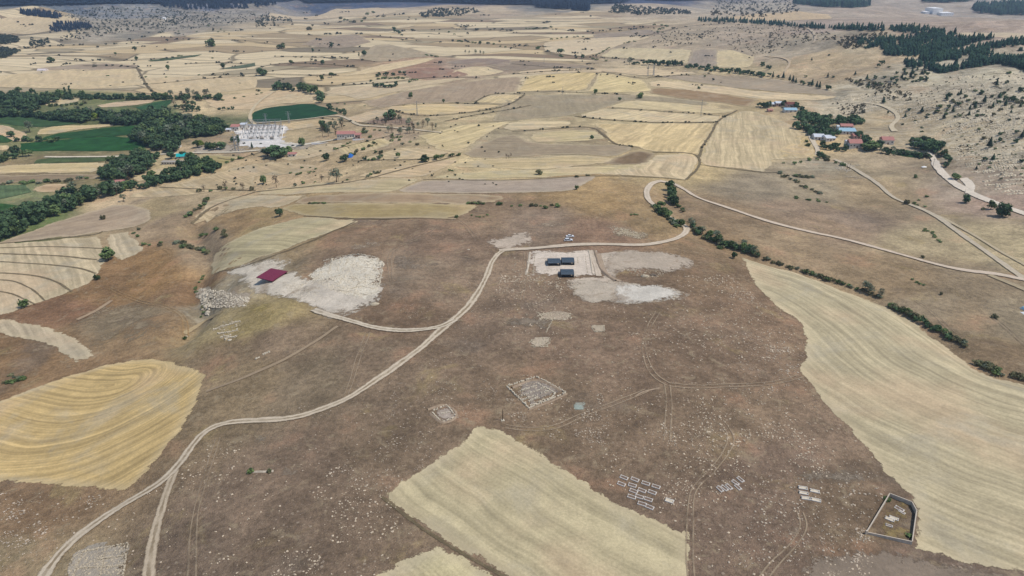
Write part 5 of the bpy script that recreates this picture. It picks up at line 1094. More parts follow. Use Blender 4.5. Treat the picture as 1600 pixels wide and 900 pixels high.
def margin_bushes():
    pts = []; q = random.Random(77)
    for poly, w in BANK:
        if max(p[1] for p in poly) > 265: continue
        P = smooth_px(poly, False, 2)
        for a, b in zip(P[:-1], P[1:]):
            L = np.hypot(*(b-a)); k = L/9.0
            while k > 0:
                if q.random() < min(1, k)*.6:
                    t = q.random(); c = a+(b-a)*t
                    for _ in range(q.choice((1, 1, 2, 3))): pts.append((c[0]+q.uniform(-3, 3), c[1]+q.uniform(-.6, .6), q.uniform(2.2, 4.6)))
                k -= 1
    for _ in range(230):
        x, y = q.uniform(0, 1130), q.uniform(14, 135); n = q.choice((1, 1, 1, 2, 4))
        for k in range(n): pts.append((x+k*q.uniform(2, 5), y+q.uniform(-.5, .5), q.uniform(2.2, 5.0)))
    for _ in range(130):
        x, y = q.uniform(330, 780), q.uniform(195, 290); pts.append((x, y, q.uniform(2.5, 5.0)))
    A = np.array(pts); G = ground_at(A[:, :2]); Z = hgt(G[:, 0], G[:, 1]); W_ = A[:, 2]*(G[:, 1]*cp+(CAM_H-Z)*sp)/FPX
    tag(build_mass('far_bushes', np.column_stack([G, Z, np.minimum(W_, 11)]), 'leafy', FAR_B, .8), 'tiny dark bushes dotted along the margins of the far fields', 'bushes', None, 'stuff')
margin_bushes()
# ------------------------------------------------------------------ built things
def at_height(px, py, z):
    a = (px-800)/FPX; b = (450-py)/FPX; D = Vector((a, cp+b*sp, -sp+b*cp)); t = (CAM_H-z)/-D.z
    return Vector((D.x*t, D.y*t, z))
def gz(x, y): return float(hgt(x, y))
WHITE = simple('white_plaster', (214,210,202), .8, .06, 1.5); GREYC = simple('concrete', (166,160,150), .9, .12, 1.2); STEEL = simple('galvanised_steel', (168,172,174), .5, .08, 3, .4, .4)
REDT = simple('red_tiles', (180,128,120), .8, .15, 1.8); BLUER = simple('light_blue_sheet', (156,190,208), .5, .08, 1); WHR = simple('white_sheet', (208,214,222), .5, .06, 1)
TEAL = simple('teal_sheet', (40,170,172), .5, .08, 1); BLUEW = simple('blue_paint', (50,110,190), .6, .1, 1); WOOD = simple('weathered_wood', (84,70,58), .9, .2, 4)
GLASS = simple('window_glass', (44,52,60), .15, .05, 1, 0, .5); PINKW = simple('pinkish_plaster', (196,164,150), .85, .1, 1.5); DOORB = simple('brown_door', (92,66,48), .7, .1, 3)
LIME = simple('limestone', (206,196,176), .95, .16, 1.4); LIME2 = simple('weathered_limestone', (186,174,152), .95, .2, 1.4); MARB = simple('pale_grave_stone', (216,210,202), .7, .1, 3); GSOIL = simple('grave_soil', (120,104,92), .95, .15, 3)
SLATE = simple('slate_blue_sheet', (62,76,88), .45, .14, 1.2, 0, .45); DARKP = simple('dark_panel', (30,34,40), .7, .1, 2); BURG = simple('burgundy_sheet', (130,48,72), .45, .06, .6, 0, .4)
CARW = simple('white_car_paint', (236,238,240), .25, .02, 1, 0, .6); BLK = simple('black_rubber', (26,26,28), .8, .1, 4); LAMP = simple('lamp_glass', (200,200,196), .15, .02, 1, 0, .7); RIM = simple('wheel_rim', (150,152,156), .4, .05, 1, .6)
WALLM = simple('rendered_block_wall', (196,186,172), .9, .14, 1.2); COPE = simple('wall_coping', (196,184,168), .9, .1, 2); REDW = simple('reddish_wall', (150,92,84), .8, .1, 2)

# three dark protective shelters over the central dig
def shelter(px, py, w, d, lab, patched=False, he=1.5, hr=2.5):
    p = gp(px, py); r = empty('dig_shelter', p, 0)
    m = MB(); n = 26; th = .07                            # ribbed, slightly arched roof, ribs running left to right
    for sgn in (0, 1):
        for k in range(n+1):
            t = k/n; y = -d*.08+t*d*1.0; z = he+(hr-he)*math.sin(math.pi*min(1, t*.9+.08))+(.07 if k % 2 else 0)-sgn*th
            m.v += [(-w/2, y, z), (w/2, y, z)]
    N = 2*(n+1)
    for k in range(n):
        a = 2*k; m.f += [(a, a+1, a+3, a+2), (N+a+2, N+a+3, N+a+1, N+a), (a, a+2, N+a+2, N+a), (a+3, a+1, N+a+1, N+a+3)]; m.m += [0]*4
    m.f += [(1, 0, N, N+1), (N-2, N-1, 2*N-1, 2*N-2)]; m.m += [0]*2
    m.build('roof', SLATE, r)
    for sx in (-1, 1):
        for ty in (.03, .5, .9):
            z = he+(hr-he)*math.sin(math.pi*min(1, ty*.9+.08)); MB().box((sx*(w/2-.15), -d*.08+ty*d+.1, z/2-.1), (.12, .12, z)).build('post', STEEL, r)
    m = MB(); m.box((0, d*.9, he*.5+.05), (w-.4, .06, he*.9)).build('back_shade', DARKP, r)  # dark sheets stand in for the shade inside the open shelter
    for sx in (-1, 1): MB().box((sx*(w/2-.05), d*.42, he*.55), (.05, d*.9, he*.95)).build('side_shade', DARKP, r)
    MB().box((0, .02, he*.32), (w-.5, .06, he*.5)).build('front_shade', DARKP, r)
    if patched:
        MB().box((-w*.28, d*.12, he+.42), (w*.34, d*.3, .06)).build('light_sheet', simple('faded_blue_sheet', (120,138,158), .5, .1, 1), r)
    return tag(r, lab, 'shelter', 'dark shelters over the central dig')
shelter(865.8, 415.6, 6.5, 7.0, 'dark slate blue shelter, left of the three, faded pale at one corner', True)
shelter(887.6, 414.4, 6.4, 7.2, 'dark slate blue shelter roof, upper right of the three, nearest the parked cars')
shelter(886.6, 433.4, 6.5, 7.2, 'dark slate blue shelter roof, front one of the three, standing alone below the other two')

# burgundy canopy over the left dig
g0 = gp(425, 436); zr = g0.z+1.9
cn = [at_height(400.4, 433.0, zr), at_height(425.5, 439.4, zr), at_height(449.2, 423.8, zr), at_height(423.6, 419.0, zr)]
root = empty('canopy', g0)
cn = [c-g0 for c in cn]; m = MB()
ctr = sum(cn, Vector())/4
for k, c in enumerate(cn): m.v.append(tuple(c))
for k, c in enumerate(cn): m.v.append(tuple(c-Vector((0, 0, .12))))
m.f += [(0, 1, 2, 3), (7, 6, 5, 4)]+[(k, k+4, (k+1) % 4+4, (k+1) % 4) for k in range(4)]; m.m += [0]*6
rf = m.build('roof', BURG, root)
m = MB()
for t in np.linspace(.04, .96, 16):
    a = cn[0].lerp(cn[3], t); b = cn[1].lerp(cn[2], t); m.tube(a+Vector((0, 0, .03)), b+Vector((0, 0, .03)), .05, .05, 4)
m.build('ribs', BURG, rf)
m = MB()
for k in range(4):
    a, b = cn[k], cn[(k+1) % 4]; m.tube(a-Vector((0, 0, .2)), b-Vector((0, 0, .2)), .14, .14, 4)
m.build('fascia', simple('fascia_dark', (70,34,44), .6, .1, 2), root)
for e in range(4):
    for t in (0.03, .35, .68):
        q = cn[e].lerp(cn[(e+1) % 4], t); q = q.lerp(ctr, .05); zb = gz(g0.x+q.x, g0.y+q.y)-g0.z
        MB().tube((q.x, q.y, zb-.3), (q.x, q.y, q.z-.1), .08, .08, 6).build('post', STEEL, root)
q0 = cn[3].lerp(cn[2], .5)
MB().box(((cn[3].x+cn[2].x)/2*.96, (cn[3].y+cn[2].y)/2*.96, .7), ((cn[2]-cn[3]).length*.9, .15, 1.3), math.atan2((cn[2]-cn[3]).y, (cn[2]-cn[3]).x)).build('back_wall', DARKP, root)
tag(root, 'large flat burgundy roof on posts over the left excavation', 'canopy')

# two parked white cars
def car(px, py, rz, lab, var):
    p = gp(px, py); r = empty('parked_car', p, rz); L, Wd, H = (4.5, 1.8, 1.5) if var else (4.7, 1.85, 1.6)
    prof = [(-L/2, .35), (-L/2, .80), (-L*.46, .95), (-L*.27, 1.0), (-L*.27, 1.0), (L*.24, 1.0), (L*.47, .86), (L/2, .7), (L/2, .35)]
    m = MB(); n = len(prof)
    for s in (-1, 1):
        for x, z in prof: m.v.append((x, s*Wd/2, z))
    m.f += [tuple(range(n))[::1], tuple(range(2*n-1, n-1, -1))]+[(k, n+k, n+(k+1) % n, (k+1) % n) for k in range(n)]; m.m += [0]*(n+2)
    m.build('body', CARW, r)
    def cab(x0, x1, x2, x3, z0, z1, w0, w1):
        return [(x0, -w0, z0), (x3, -w0, z0), (x3, w0, z0), (x0, w0, z0), (x1, -w1, z1), (x2, -w1, z1), (x2, w1, z1), (x1, w1, z1)]
    fs = [(0, 3, 2, 1), (4, 5, 6, 7), (0, 1, 5, 4), (1, 2, 6, 5), (2, 3, 7, 6), (3, 0, 4, 7)]
    xb = -L*.45 if not var else -L*.30
    MB().poly(cab(xb, xb+.35, L*.08, L*.24, .99, H-.06, Wd/2-.05, Wd/2-.22), fs).build('windows', GLASS, r)
    MB().poly(cab(xb+.33, xb+.38, L*.06, L*.09, H-.1, H, Wd/2-.2, Wd/2-.24), fs).build('roof', CARW, r)
    for sx in (-L*.31, L*.31):
        for sy in (-1, 1):
            wh = MB().tube((sx, sy*(Wd/2-.2), .33), (sx, sy*(Wd/2+.02), .33), .33, .33, 14).build('wheel', BLK, r)
            MB().tube((sx, sy*(Wd/2), .33), (sx, sy*(Wd/2+.035), .33), .19, .19, 10).build('rim', RIM, wh)
    for sy in (-1, 1): MB().box((L/2-.04, sy*(Wd/2-.28), .70), (.16, .36, .14)).build('headlight', LAMP, r)
    for sy in (-1, 1): MB().box((-L/2+.02, sy*(Wd/2-.2), .80), (.1, .25, .16)).build('tail_light', REDT, r)
    return tag(r, lab, 'car', 'parked white cars')
car(890.5, 370.6, math.radians(8), 'white hatchback, farther of the two cars parked above the shelters', 1)
car(888.0, 376.4, math.radians(4), 'white estate car, nearer of the two cars parked above the shelters', 0)

# walled graveyard
ground_c = [at_height(1390.5, 770.5, 1.5), at_height(1425.5, 784, 1.5), at_height(1432.5, 797, 1.5), at_height(1425.5, 846, 1.5), at_height(1354, 831, 1.5)]
zc = sum(gz(p.x, p.y) for p in ground_c)/5
cr = [at_height(x, y, zc+1.1) for x, y in ((1390.5,770.5),(1425.5,784),(1432.5,797),(1425.5,846),(1354,831))]
b0 = Vector((cr[0].x, cr[0].y, zc)); root = empty('graveyard_wall', b0)
for k in range(5):
    a, b = cr[k]-b0, cr[(k+1) % 5]-b0; d = (b-a); L = math.hypot(d.x, d.y); c = (a+b)/2; an = math.atan2(d.y, d.x)
    w = MB().box((c.x, c.y, .25), (L+.02, .2, 1.6), an).build('wall_panel', WALLM, root)
    MB().box((c.x, c.y, 1.085), (L+.1, .26, .06), an).build('coping', COPE, w)
MB().box((cr[4].x-b0.x-.1, cr[4].y-b0.y-.1, .9), (.5, .5, 1.5)).build('corner_pillar', COPE, root)
tag(root, 'five sided pale block wall enclosing the small graveyard', 'wall')
sheet('dry_grass', [(1391,777),(1424,789),(1430,802),(1424,850),(1358,838)], M_FNT, (150,132,92), 2.0, 0, 0, 0, 0, .012)

# graves
def grave_mesh(root, L, Wd, white):
    m = MB()
    for sx in (-1, 1): m.box((sx*(L/2-.1), 0, .16), (.18, Wd, .32))
    for sy in (-1, 1): m.box((0, sy*(Wd/2-.1), .14), (L-.37, .18, .30))
    m.build('stone_border', MARB if not white else WHITE, root)
    MB().box((0, 0, .08), (L-.4, Wd-.4, .26)).build('soil_bed', GSOIL if not white else LIME, root)
    MB().box((-L/2+.14, 0, .50), (.14, Wd*.45, .42), 0, .8).build('headstone', MARB, root)
    MB().box((L/2-.14, 0, .40), (.12, Wd*.35, .22), 0, .85).build('footstone', MARB, root)
def grave(px, py, L, Wd, rz, lab, group, white=False):
    r = empty('grave', gp(px, py), rz+rnd.uniform(-.08, .08)); grave_mesh(r, L, Wd, white); return tag(r, lab, 'grave', group)
G1 = 'graves by the corner of the big front field'
for x, y in ((975,747),(971,757),(992,750),(988,759),(990,768),(987,777),(1009,756),(1003,767),(999,777),(1003,788),(1025,761),(1019,770),(1013,781),(1015,793)):
    grave(x, y, 2.4, 1.35, math.radians(-30), 'stone bordered grave in the crowded rows beside the big front stubble field', G1)
grave(1046, 783, 2.4, 1.5, math.radians(-28), 'single pinkish white grave apart on the right of the crowded rows', None, True)
for x, y in ((1125,765),(1132,763.5),(1139,761.5),(1149,755),(1157,750),(1153,762)):
    grave(x, y, 2.3, 1.15, math.radians(-62), 'stone bordered grave in the slanting row of six', 'slanting row of six graves')
for x, y, l in ((1254.5,763,'pale grave, topmost of the left stack of three, between graveyard wall and slanting row'), (1255.5,771,'pale grave, middle of the left stack of three'), (1259,779,'pale grave, bottom of the left stack of three, longest one'), (1273,768,'upper one of two plain grave slabs right of the stack of three'), (1275,782,'lower one of two plain grave slabs right of the stack of three')):
    grave(x, y, 2.5 if x < 1270 else 2.6, 1.3, math.radians(-12 if x < 1270 else -18), l, None, True)
grave(1390, 812, 2.4, 1.2, math.radians(-35), 'bright white tomb, left one of two at the middle of the walled graveyard', None, True)
grave(1396.5, 810.5, 2.4, 1.2, math.radians(-35), 'bright white tomb, right one of two at the middle of the walled graveyard', None, True)
grave(1405, 796, 2.4, 1.4, math.radians(-60), 'grey bordered grave near the back wall of the graveyard', None)
grave(1389, 822, 1.8, .9, math.radians(-30), 'small low grave in front of the white tombs', None)
grave(1409, 801, 1.8, .9, math.radians(-60), 'small grave right of the grey bordered grave', None)

# ruined wall footings and stone settings
def footing(pts, width, hgt_m, lab, group, mat=None, name='ruined_wall', bs=.55):
    P = ground_at(pts); q = rnd; o = Vector((P[0][0], P[0][1], gz(*P[0]))); m = MB()
    for a, b in zip(P[:-1], P[1:]):
        L = np.hypot(*(b-a)); n = max(1, int(L/bs)); an = math.atan2(*(b-a)[::-1])
        for k in range(n):
            for row in range(max(1, int(width/bs))):
                if q.random() < (.16 if name == 'ruined_wall' else .0): continue
                t = (k+.5)/n; off = (row-(max(1, int(width/bs))-1)/2)*bs*.95; x = a[0]+(b-a)[0]*t-math.sin(an)*off; y = a[1]+(b-a)[1]*t+math.cos(an)*off
                h = hgt_m*q.uniform(.45, 1.15)
                m.box((x-o.x+q.uniform(-.1, .1), y-o.y+q.uniform(-.1, .1), gz(x, y)-o.z+h/2-.05), (L/n*q.uniform(.7, 1.05), bs*q.uniform(.7, 1.0), h+.1), an+q.uniform(-.2, .2), q.uniform(.7, .95))
    if m.v: tag(m.build(name, mat or LIME, None, o), lab, 'ruin', group)
LG = 'stone wall footings of the left excavation'; LL = 'pale stone wall footing crossing the rubble of the left excavation'
LEFT = [[(505,408),(540,400),(588,403)],[(590,404),(597,425),(592,448)],[(520,405),(512,430)],[(545,402),(540,416)],[(512,436),(536,430)],[(530,446),(534,436),(544,432),(556,434),(562,442),(556,450)],[(520,453),(540,456),(580,462)],[(562,418),(590,420)],[(572,428),(570,448)],[(488,440),(508,432)],[(470,446),(500,436)],[(548,452),(566,448),(585,452)],[(478,456),(505,448)]]
for s in LEFT: footing(s, 1.0, .55, LL, LG)
CG = 'wall lines of the square diamond shaped trench'
for s in [[(792,604),(838,589)],[(838,589),(884,614)],[(884,614),(826,638)],[(826,638),(792,604)],[(810,621),(852,606)],[(815,626),(858,611)],[(820,630),(840,622)],[(826,635),(862,622),(868,614)],[(812,612),(836,604)],[(852,606),(866,614)],[(838,598),(850,606)]]:
    footing(s, 1.0, .6, 'low pale wall line of the diamond shaped trench in the middle of the plateau', CG)
for s in [[(674,643),(698,633)],[(698,633),(712,650)],[(674,643),(690,660)],[(690,660),(712,652)],[(686,648),(704,644)]]:
    footing(s, .7, .4, 'low pale wall of the small square trench left of the wooden pole', 'walls of the small square trench')
for s in [[(130,862),(200,849)],[(200,849),(192,905)],[(130,862),(112,905)],[(150,875),(198,868)],[(165,856),(155,905)],[(122,888),(194,884)]]:
    footing(s, .6, .4, 'low stone line of the grey trench at the lower left corner of the photo', 'walls of the lower left trench', LIME2)
for s in [[(333,516),(350,510),(376,502)],[(340,522),(356,520),(372,516)],[(346,528),(362,524)],[(351,532),(356,528),(370,526)]]:
    footing(s, 1.1, .8, 'row of white blocks exposed on the slope below the ochre patch', 'rows of white blocks on the left slope', LIME, 'stone_row', .8)
for s in [[(399,562),(406,558)],[(410,555),(422,550)]]: footing(s, .9, .6, 'short line of white blocks beside the faint track', 'short white block lines', LIME, 'stone_row', .7)
for s in [[(842,494),(860,490)],[(872,490),(892,494)],[(866,500),(888,498)],[(826,536),(840,528),(858,530)],[(828,541),(848,542),(860,536)],[(924,510),(943,510),(945,517)],[(924,511),(929,519),(945,518)],[(862,503),(853,520)]]:
    footing(s, .6, .35, 'thin stone line around one of the small pits below the shelters', 'stone lines of the small pits', LIME2, 'stone_row', .5)
for s in [[(836,396),(924,394)],[(836,396),(833,428)],[(903,402),(922,402)],[(903,408),(922,408)],[(903,402),(903,412)],[(840,404),(854,404)],[(840,412),(853,412),(853,404)],[(860,422),(874,422)],[(845,424),(858,424)],[(914,398),(918,428)],[(925,396),(931,428)]]:
    footing(s, .5, .3, 'thin pale stone footing on the cleaned floor around the dark shelters', 'stone footings around the shelters', LIME2, 'ruined_wall', .5)
# steep earth cut east of the shelters
def ridge_bank(pts, w, h, mat, lab, cat, name):
    P = dens_poly(ground_at(smooth_px(pts, False, 2)), False); T = np.gradient(P, axis=0); T /= np.hypot(T[:, 0], T[:, 1])[:, None]+1e-9; N = np.stack([-T[:, 1], T[:, 0]], 1)
    o = Vector((P[0][0], P[0][1], gz(*P[0]))); rows = []; n = len(P); prof = [(-1, -.1), (-.55, .55), (-.15, 1), (.15, .95), (.6, .4), (1, -.1)]
    for u, z in prof:
        j = 1+.5*vnoise(P[:, 0]/1.5+u, P[:, 1]/1.5); Q = P+N*(u*w*.5*j)[:, None]; rows.append(np.column_stack([Q[:, 0]-o.x, Q[:, 1]-o.y, hgt(Q[:, 0], Q[:, 1])-o.z+z*h*j]))
    F = [(k*n+i, k*n+i+1, (k+1)*n+i+1, (k+1)*n+i) for k in range(5) for i in range(n-1)]
    ob = link(name, mesh_np(name, np.concatenate(rows), F, mat, False), None, o); tag(ob, lab, cat); return ob
EARTH = simple('earth_bank', (158,140,120), .95, .2, .8); EARTH2 = simple('pale_spoil', (196,184,166), .95, .2, .8)
ridge_bank([(929,392),(933,405),(938,422),(950,432),(962,440)], 2.2, .9, EARTH, 'curving earth bank along the right edge of the shelter platform', 'bank', 'earth_bank')
ridge_bank([(920,392),(923,405),(926,428)], 1.6, .6, EARTH2, 'straight pale bank just left of the curving earth bank', 'bank', 'earth_bank')
ridge_bank([(828,394),(826,412),(822,430)], 1.4, .3, EARTH2, 'low pale bank at the left edge of the shelter platform', 'bank', 'earth_bank')
ridge_bank([(800,606),(838,590),(878,612)], 1.6, .5, EARTH, 'earth rim on the far side of the diamond shaped trench', 'bank', 'earth_bank')
ridge_bank([(886,615),(860,628),(826,640)], .9, .2, EARTH, 'earth rim on the near side of the diamond shaped trench', 'bank', 'earth_bank')
ridge_bank([(668,640),(698,630),(718,650),(692,664),(672,646)], 1.2, .4, EARTH, 'earth rim around the small square trench', 'bank', 'earth_bank')
ridge_bank([(386,738),(400,737),(415,737),(428,736)], 1.0, .4, EARTH2, 'small pale heap of earth between the two dark bushes', 'bank', 'earth_bank')
ridge_bank([(992,620),(1002,612),(1030,606)], .8, .15, EARTH, 'slight earth ridge where the faint tracks meet', 'bank', 'earth_bank')

def stone_blob(V, F, x, y, z, sx, sy, sz, q):
    b = len(V); an = q.uniform(0, 3.14); c, s = math.cos(an), math.sin(an)
    for (a, e, f) in ((-1,-1,0),(1,-1,0),(1,1,0),(-1,1,0),(-.7,-.7,1),(.75,-.65,1),(.65,.7,1),(-.7,.75,1)):
        u = a*sx*.5*q.uniform(.7, 1.1); w = e*sy*.5*q.uniform(.7, 1.1); V.append((x+u*c-w*s, y+u*s+w*c, z-.12*sz+f*sz*q.uniform(.7, 1.1)))
    for f in ((4,5,6,7),(0,1,5,4),(1,2,6,5),(2,3,7,6),(3,0,4,7)): F.append(tuple(b+i for i in f))
def stones(name, areas, mat, lab, cat='stones', as_thing=False):
    V = []; F = []; q = random.Random(len(areas)*31+int(areas[0][1])); excl = [np.array(smooth_px(f[1], True, 1)) for f in FIELDS[:9]]+[np.array([(1352,825),(1388,764),(1440,780),(1432,856),(1350,838)])]
    for poly, n, s0, s1, clus in areas:
        P = np.array(poly, float); x0, y0 = P.min(0); x1, y1 = P.max(0); X = nprng.uniform(x0, x1, n*14); Y = nprng.uniform(y0, y1, n*14)
        m = inside(X, Y, P)
        for e in excl: m &= ~inside(X, Y, e)
        X, Y = X[m], Y[m]; G = ground_at(np.stack([X, Y], 1))
        d = vnoise(G[:, 0]/13+5, G[:, 1]/13)+.7*vnoise(G[:, 0]/4.5, G[:, 1]/4.5+9)+.8*vnoise(G[:, 0]/38+2, G[:, 1]/38+3)
        k = (d > (.18 if clus else -9))|(nprng.rand(len(d)) < .10); G = G[k][:n]; Z = hgt(G[:, 0], G[:, 1])+lift(G[:, 0], G[:, 1], 1.6)
        for (x, y), z in zip(G, Z):
            s = s0+(s1-s0)*q.random()**3.4; stone_blob(V, F, x, y, z, s*q.uniform(.8, 1.3), s*q.uniform(.6, 1), s*q.uniform(.14, .32), q)
    o = link(name, mesh_np(name, V, F, mat)); tag(o, lab, cat, None, 'stuff'); return o
STN = simple('field_stone', (198,182,160), .95, .22, .5); STN2 = simple('field_stone_grey', (188,174,156), .95, .22, .5)
stones('field_stones', [([(780,480),(940,478),(1120,465),(1190,480),(1262,530),(1250,590),(1380,730),(1400,770),(1360,900),(1090,900),(1080,830),(1000,790),(860,700),(780,660)], 2200, .14, .7, True),
   ([(90,900),(200,790),(280,740),(330,690),(480,690),(600,770),(690,850),(600,900)], 1000, .14, .68, True), ([(780,430),(870,436),(900,480),(880,530),(790,520),(770,470)], 700, .2, .8, True), ([(960,480),(1240,490),(1255,560),(1000,560)], 700, .18, .75, True), ([(1050,620),(1260,610),(1360,740),(1100,740)], 600, .18, .75, True), ([(1060,430),(1140,430),(1200,480),(1240,540),(1080,520),(1040,480)], 700, .22, .8, True)],
   STN, 'pale field stones strewn over the brown plateau')
stones('field_stones', [([(420,640),(740,540),(790,640),(720,690),(600,770),(420,720)], 700, .2, .55, True), ([(0,770),(190,775),(100,860),(40,900),(0,900)], 350, .25, .7, True), ([(600,470),(780,410),(800,470),(700,540)], 260, .2, .5, True), ([(1120,520),(1260,520),(1250,600),(1130,640)], 420, .2, .7, True),
   ([(760,600),(1000,590),(1060,700),(880,690),(790,660)], 700, .2, .6, True), ([(1180,740),(1370,735),(1390,770),(1340,880),(1130,890)], 700, .22, .7, True)], STN2, 'smaller greyish stones thinly strewn over the plateau')
stones('rubble', [([(480,432),(520,404),(590,401),(600,412),(592,456),(560,466),(510,452)], 2600, .35, 1.3, False), ([(310,450),(350,455),(390,466),(385,480),(330,482)], 700, .4, 1.4, False), ([(440,440),(500,440),(500,470),(460,466)], 300, .3, .8, False), ([(312,460),(326,458),(330,480),(326,494),(316,484)], 120, .8, 2.2, False)],
   LIME, 'white limestone rubble of the left excavation')
stones('rubble', [([(805,598),(838,590),(876,611),(830,636)], 110, .25, .7, False), ([(118,862),(202,848),(192,900),(100,900)], 420, .25, .7, False), ([(838,488),(895,490),(892,500),(842,502)], 260, .3, .9, False), ([(826,530),(862,528),(858,542),(832,543)], 200, .3, .8, False), ([(800,395),(830,430),(920,440),(880,470),(800,450)], 300, .25, .8, True),
   ([(950,352),(1010,366),(1000,374),(960,366)], 260, .4, 1.0, False), ([(970,420),(1040,424),(1035,434),(1000,434)], 160, .3, .9, False), ([(1300,258),(1345,258),(1320,272)], 160, .5, 1.5, False), ([(345,503),(378,500),(372,530),(340,528)], 70, .4, 1.0, False)], LIME2, 'pale rubble in the smaller trenches and pits')
def ledges():
    V = []; F = []; q = random.Random(3); A = [([(1440,128),(1500,116),(1600,108),(1640,110),(1640,200),(1540,196),(1480,200),(1400,180),(1400,140)], 330), ([(1480,200),(1640,200),(1640,310),(1560,300),(1500,240)], 120), ([(1310,150),(1400,140),(1360,175),(1318,180)], 80)]
    for poly, n in A:
        P = np.array(poly, float); x0, y0 = P.min(0); x1, y1 = P.max(0); X = nprng.uniform(x0, x1, n*4); Y = nprng.uniform(y0, y1, n*4); m = inside(X, Y, P); G = ground_at(np.stack([X[m][:n], Y[m][:n]], 1))
        for x, y in G:
            L = q.uniform(4, 20); an = math.radians(q.gauss(-14, 9)); w = q.uniform(.8, 2.0); nn = max(2, int(L/1.6))
            for k in range(nn):
                t = (k/nn-.5)*L; sx = x+math.cos(an)*t; sy = y+math.sin(an)*t+q.uniform(-.4, .4); stone_blob(V, F, sx, sy, gz(sx, sy), L/nn*1.5, w*q.uniform(.6, 1.3), q.uniform(.3, .9), q)
    o = link('limestone_ledges', mesh_np('limestone_ledges', V, F, simple('ledge_limestone', (208,196,172), .95, .2, .15))); tag(o, 'pale limestone ledges and boulders breaking out of the right hand slope', 'rocks', None, 'stuff')
ledges()
def boulder(px, py, w, lab, mat=LIME2, group=None, hs=.5):
    p = gp(px, py); s = w*mpp(p); q = random.Random(int(px*7+py)); V = []; F = []
    bm_v = []; n1, n2 = 7, 12
    for i in range(n1+1):
        f = i/n1*math.pi/2; 
        for j in range(n2):
            a = j*6.283/n2; r = s*.5*math.cos(f)*(1+q.uniform(-.18, .18)); V.append((r*math.cos(a), r*.6*math.sin(a), math.sin(f)*s*.5*hs*(1+q.uniform(-.15, .15))-.15))
    F = [(i*n2+j, i*n2+(j+1) % n2, (i+1)*n2+(j+1) % n2, (i+1)*n2+j) for i in range(n1) for j in range(n2)]
    tag(link('rock_heap', mesh_np('rock_heap', V, F, mat), None, p), lab, 'rocks', group)
boulder(1008, 432, 14, 'grey heap of broken rock right of the shelters, left and larger lump', LIME2)
boulder(1020, 430, 12, 'dark brown heap of broken rock right of the shelters, right lump', simple('dark_rock', (116,106,94), .95, .2, 1))
boulder(322, 480, 9, 'upper white boulder at the lip of the gully', LIME, None, .8)
boulder(325, 489, 9, 'middle white boulder at the lip of the gully', LIME, None, .8)
boulder(320, 472, 7, 'smallest white boulder, topmost at the lip of the gully', LIME, None, .8)
boulder(291, 526, 6, 'pale rock beside the thorn bush at the end of the gully path', LIME2, None, .7)
boulder(585, 475, 16, 'pale flat rock mound at the lower right corner of the left excavation', LIME2, None, .35)
boulder(732, 404-34+20, 5, 'small pale stone beside the faint path right of the left excavation', LIME)
boulder(360, 531, 9, 'large white flat block at the foot of the stone rows', LIME, None, .3)

# houses
def house(px, py, Lm, Dm, Hm, wall, roof, lab, rz=0, kind='house', rh=None, flat=False, nwin=4, name=None, cat=None, group=None, door=True, hip=False):
    p = gp(px, py); r = empty(name or kind, p+Vector((0, Dm/2, 0)), rz); rh = rh if rh is not None else Dm*.22
    w = MB().box((0, 0, Hm/2-.5), (Lm, Dm, Hm+1.0)).build('wall', wall, r)
    e = .4; X, Y = Lm/2+e, Dm/2+e; m = MB(); i = Dm*.35 if hip else 0
    if flat: m.poly([(-X, -Y, Hm+.02), (X, -Y, Hm+.02), (X, Y, Hm+rh), (-X, Y, Hm+rh), (-X, -Y, Hm+.22), (X, -Y, Hm+.22), (X, Y, Hm+rh+.2), (-X, Y, Hm+rh+.2)], [(3,2,1,0),(4,5,6,7),(0,1,5,4),(1,2,6,5),(2,3,7,6),(3,0,4,7)])
    else: m.poly([(-X, -Y, Hm+.02), (X, -Y, Hm+.02), (X, Y, Hm+.02), (-X, Y, Hm+.02), (-X+i, 0, Hm+rh), (X-i, 0, Hm+rh)], [(0,1,5,4),(2,3,4,5),(0,4,3),(1,2,5),(3,2,1,0)])
    rf = m.build('roof', roof, r)
    if not flat and Lm > 9: MB().box((Lm*.22, Dm*.12, Hm+rh*.8+.3), (.7, .7, 1.2)).build('chimney', GREYC, rf)
    for k in range(nwin):
        x = (k+.5)/nwin*Lm-Lm/2
        if door and k == nwin//2: MB().box((x, -Dm/2-.02, 1.0), (1.1, .08, 2.1)).build('door', DOORB, r); continue
        wn_ = MB().box((x, -Dm/2-.02, Hm*.58), (1.2, .08, 1.1)).build('window', GLASS, r); MB().box((x, -Dm/2-.06, Hm*.58-.62), (1.4, .14, .1)).build('sill', WHITE, wn_)
    return tag(r, lab, cat or 'house', group)
def W_(px, py, w): return w*mpp(gp(px, py))
house(540, 217.5, W_(540,217,27), 9, 5.2, WHITE, REDT, 'long white two storey house with a red tiled roof in the left middle distance', math.radians(4), nwin=7, rh=2.2)
house(559, 217, W_(559,217,8), 7, 4.0, PINKW, REDT, 'small pinkish annexe touching the right end of the long white house', 0, nwin=2)
house(1337, 232, W_(1337,232,19), 9, 4.6, WHITE, REDT, 'white village house with red roof, front one beside the big dark tree', math.radians(-4), nwin=4, rh=3)
house(1281, 219, W_(1281,219,15), 10, 3.0, WHITE, WHR, 'low house with a bluish white sheet roof, left one by the village lane', math.radians(-8), nwin=3)
house(1297, 221, W_(1297,221,15), 10, 3.0, WHITE, WHR, 'low house with a bluish white sheet roof, right of the one by the village lane', math.radians(6), nwin=3)
house(1325, 210, W_(1325,210,25), 12, 3.0, WHITE, BLUER, 'long village house with a light blue sheet roof', math.radians(-6), nwin=5, rh=2.2)
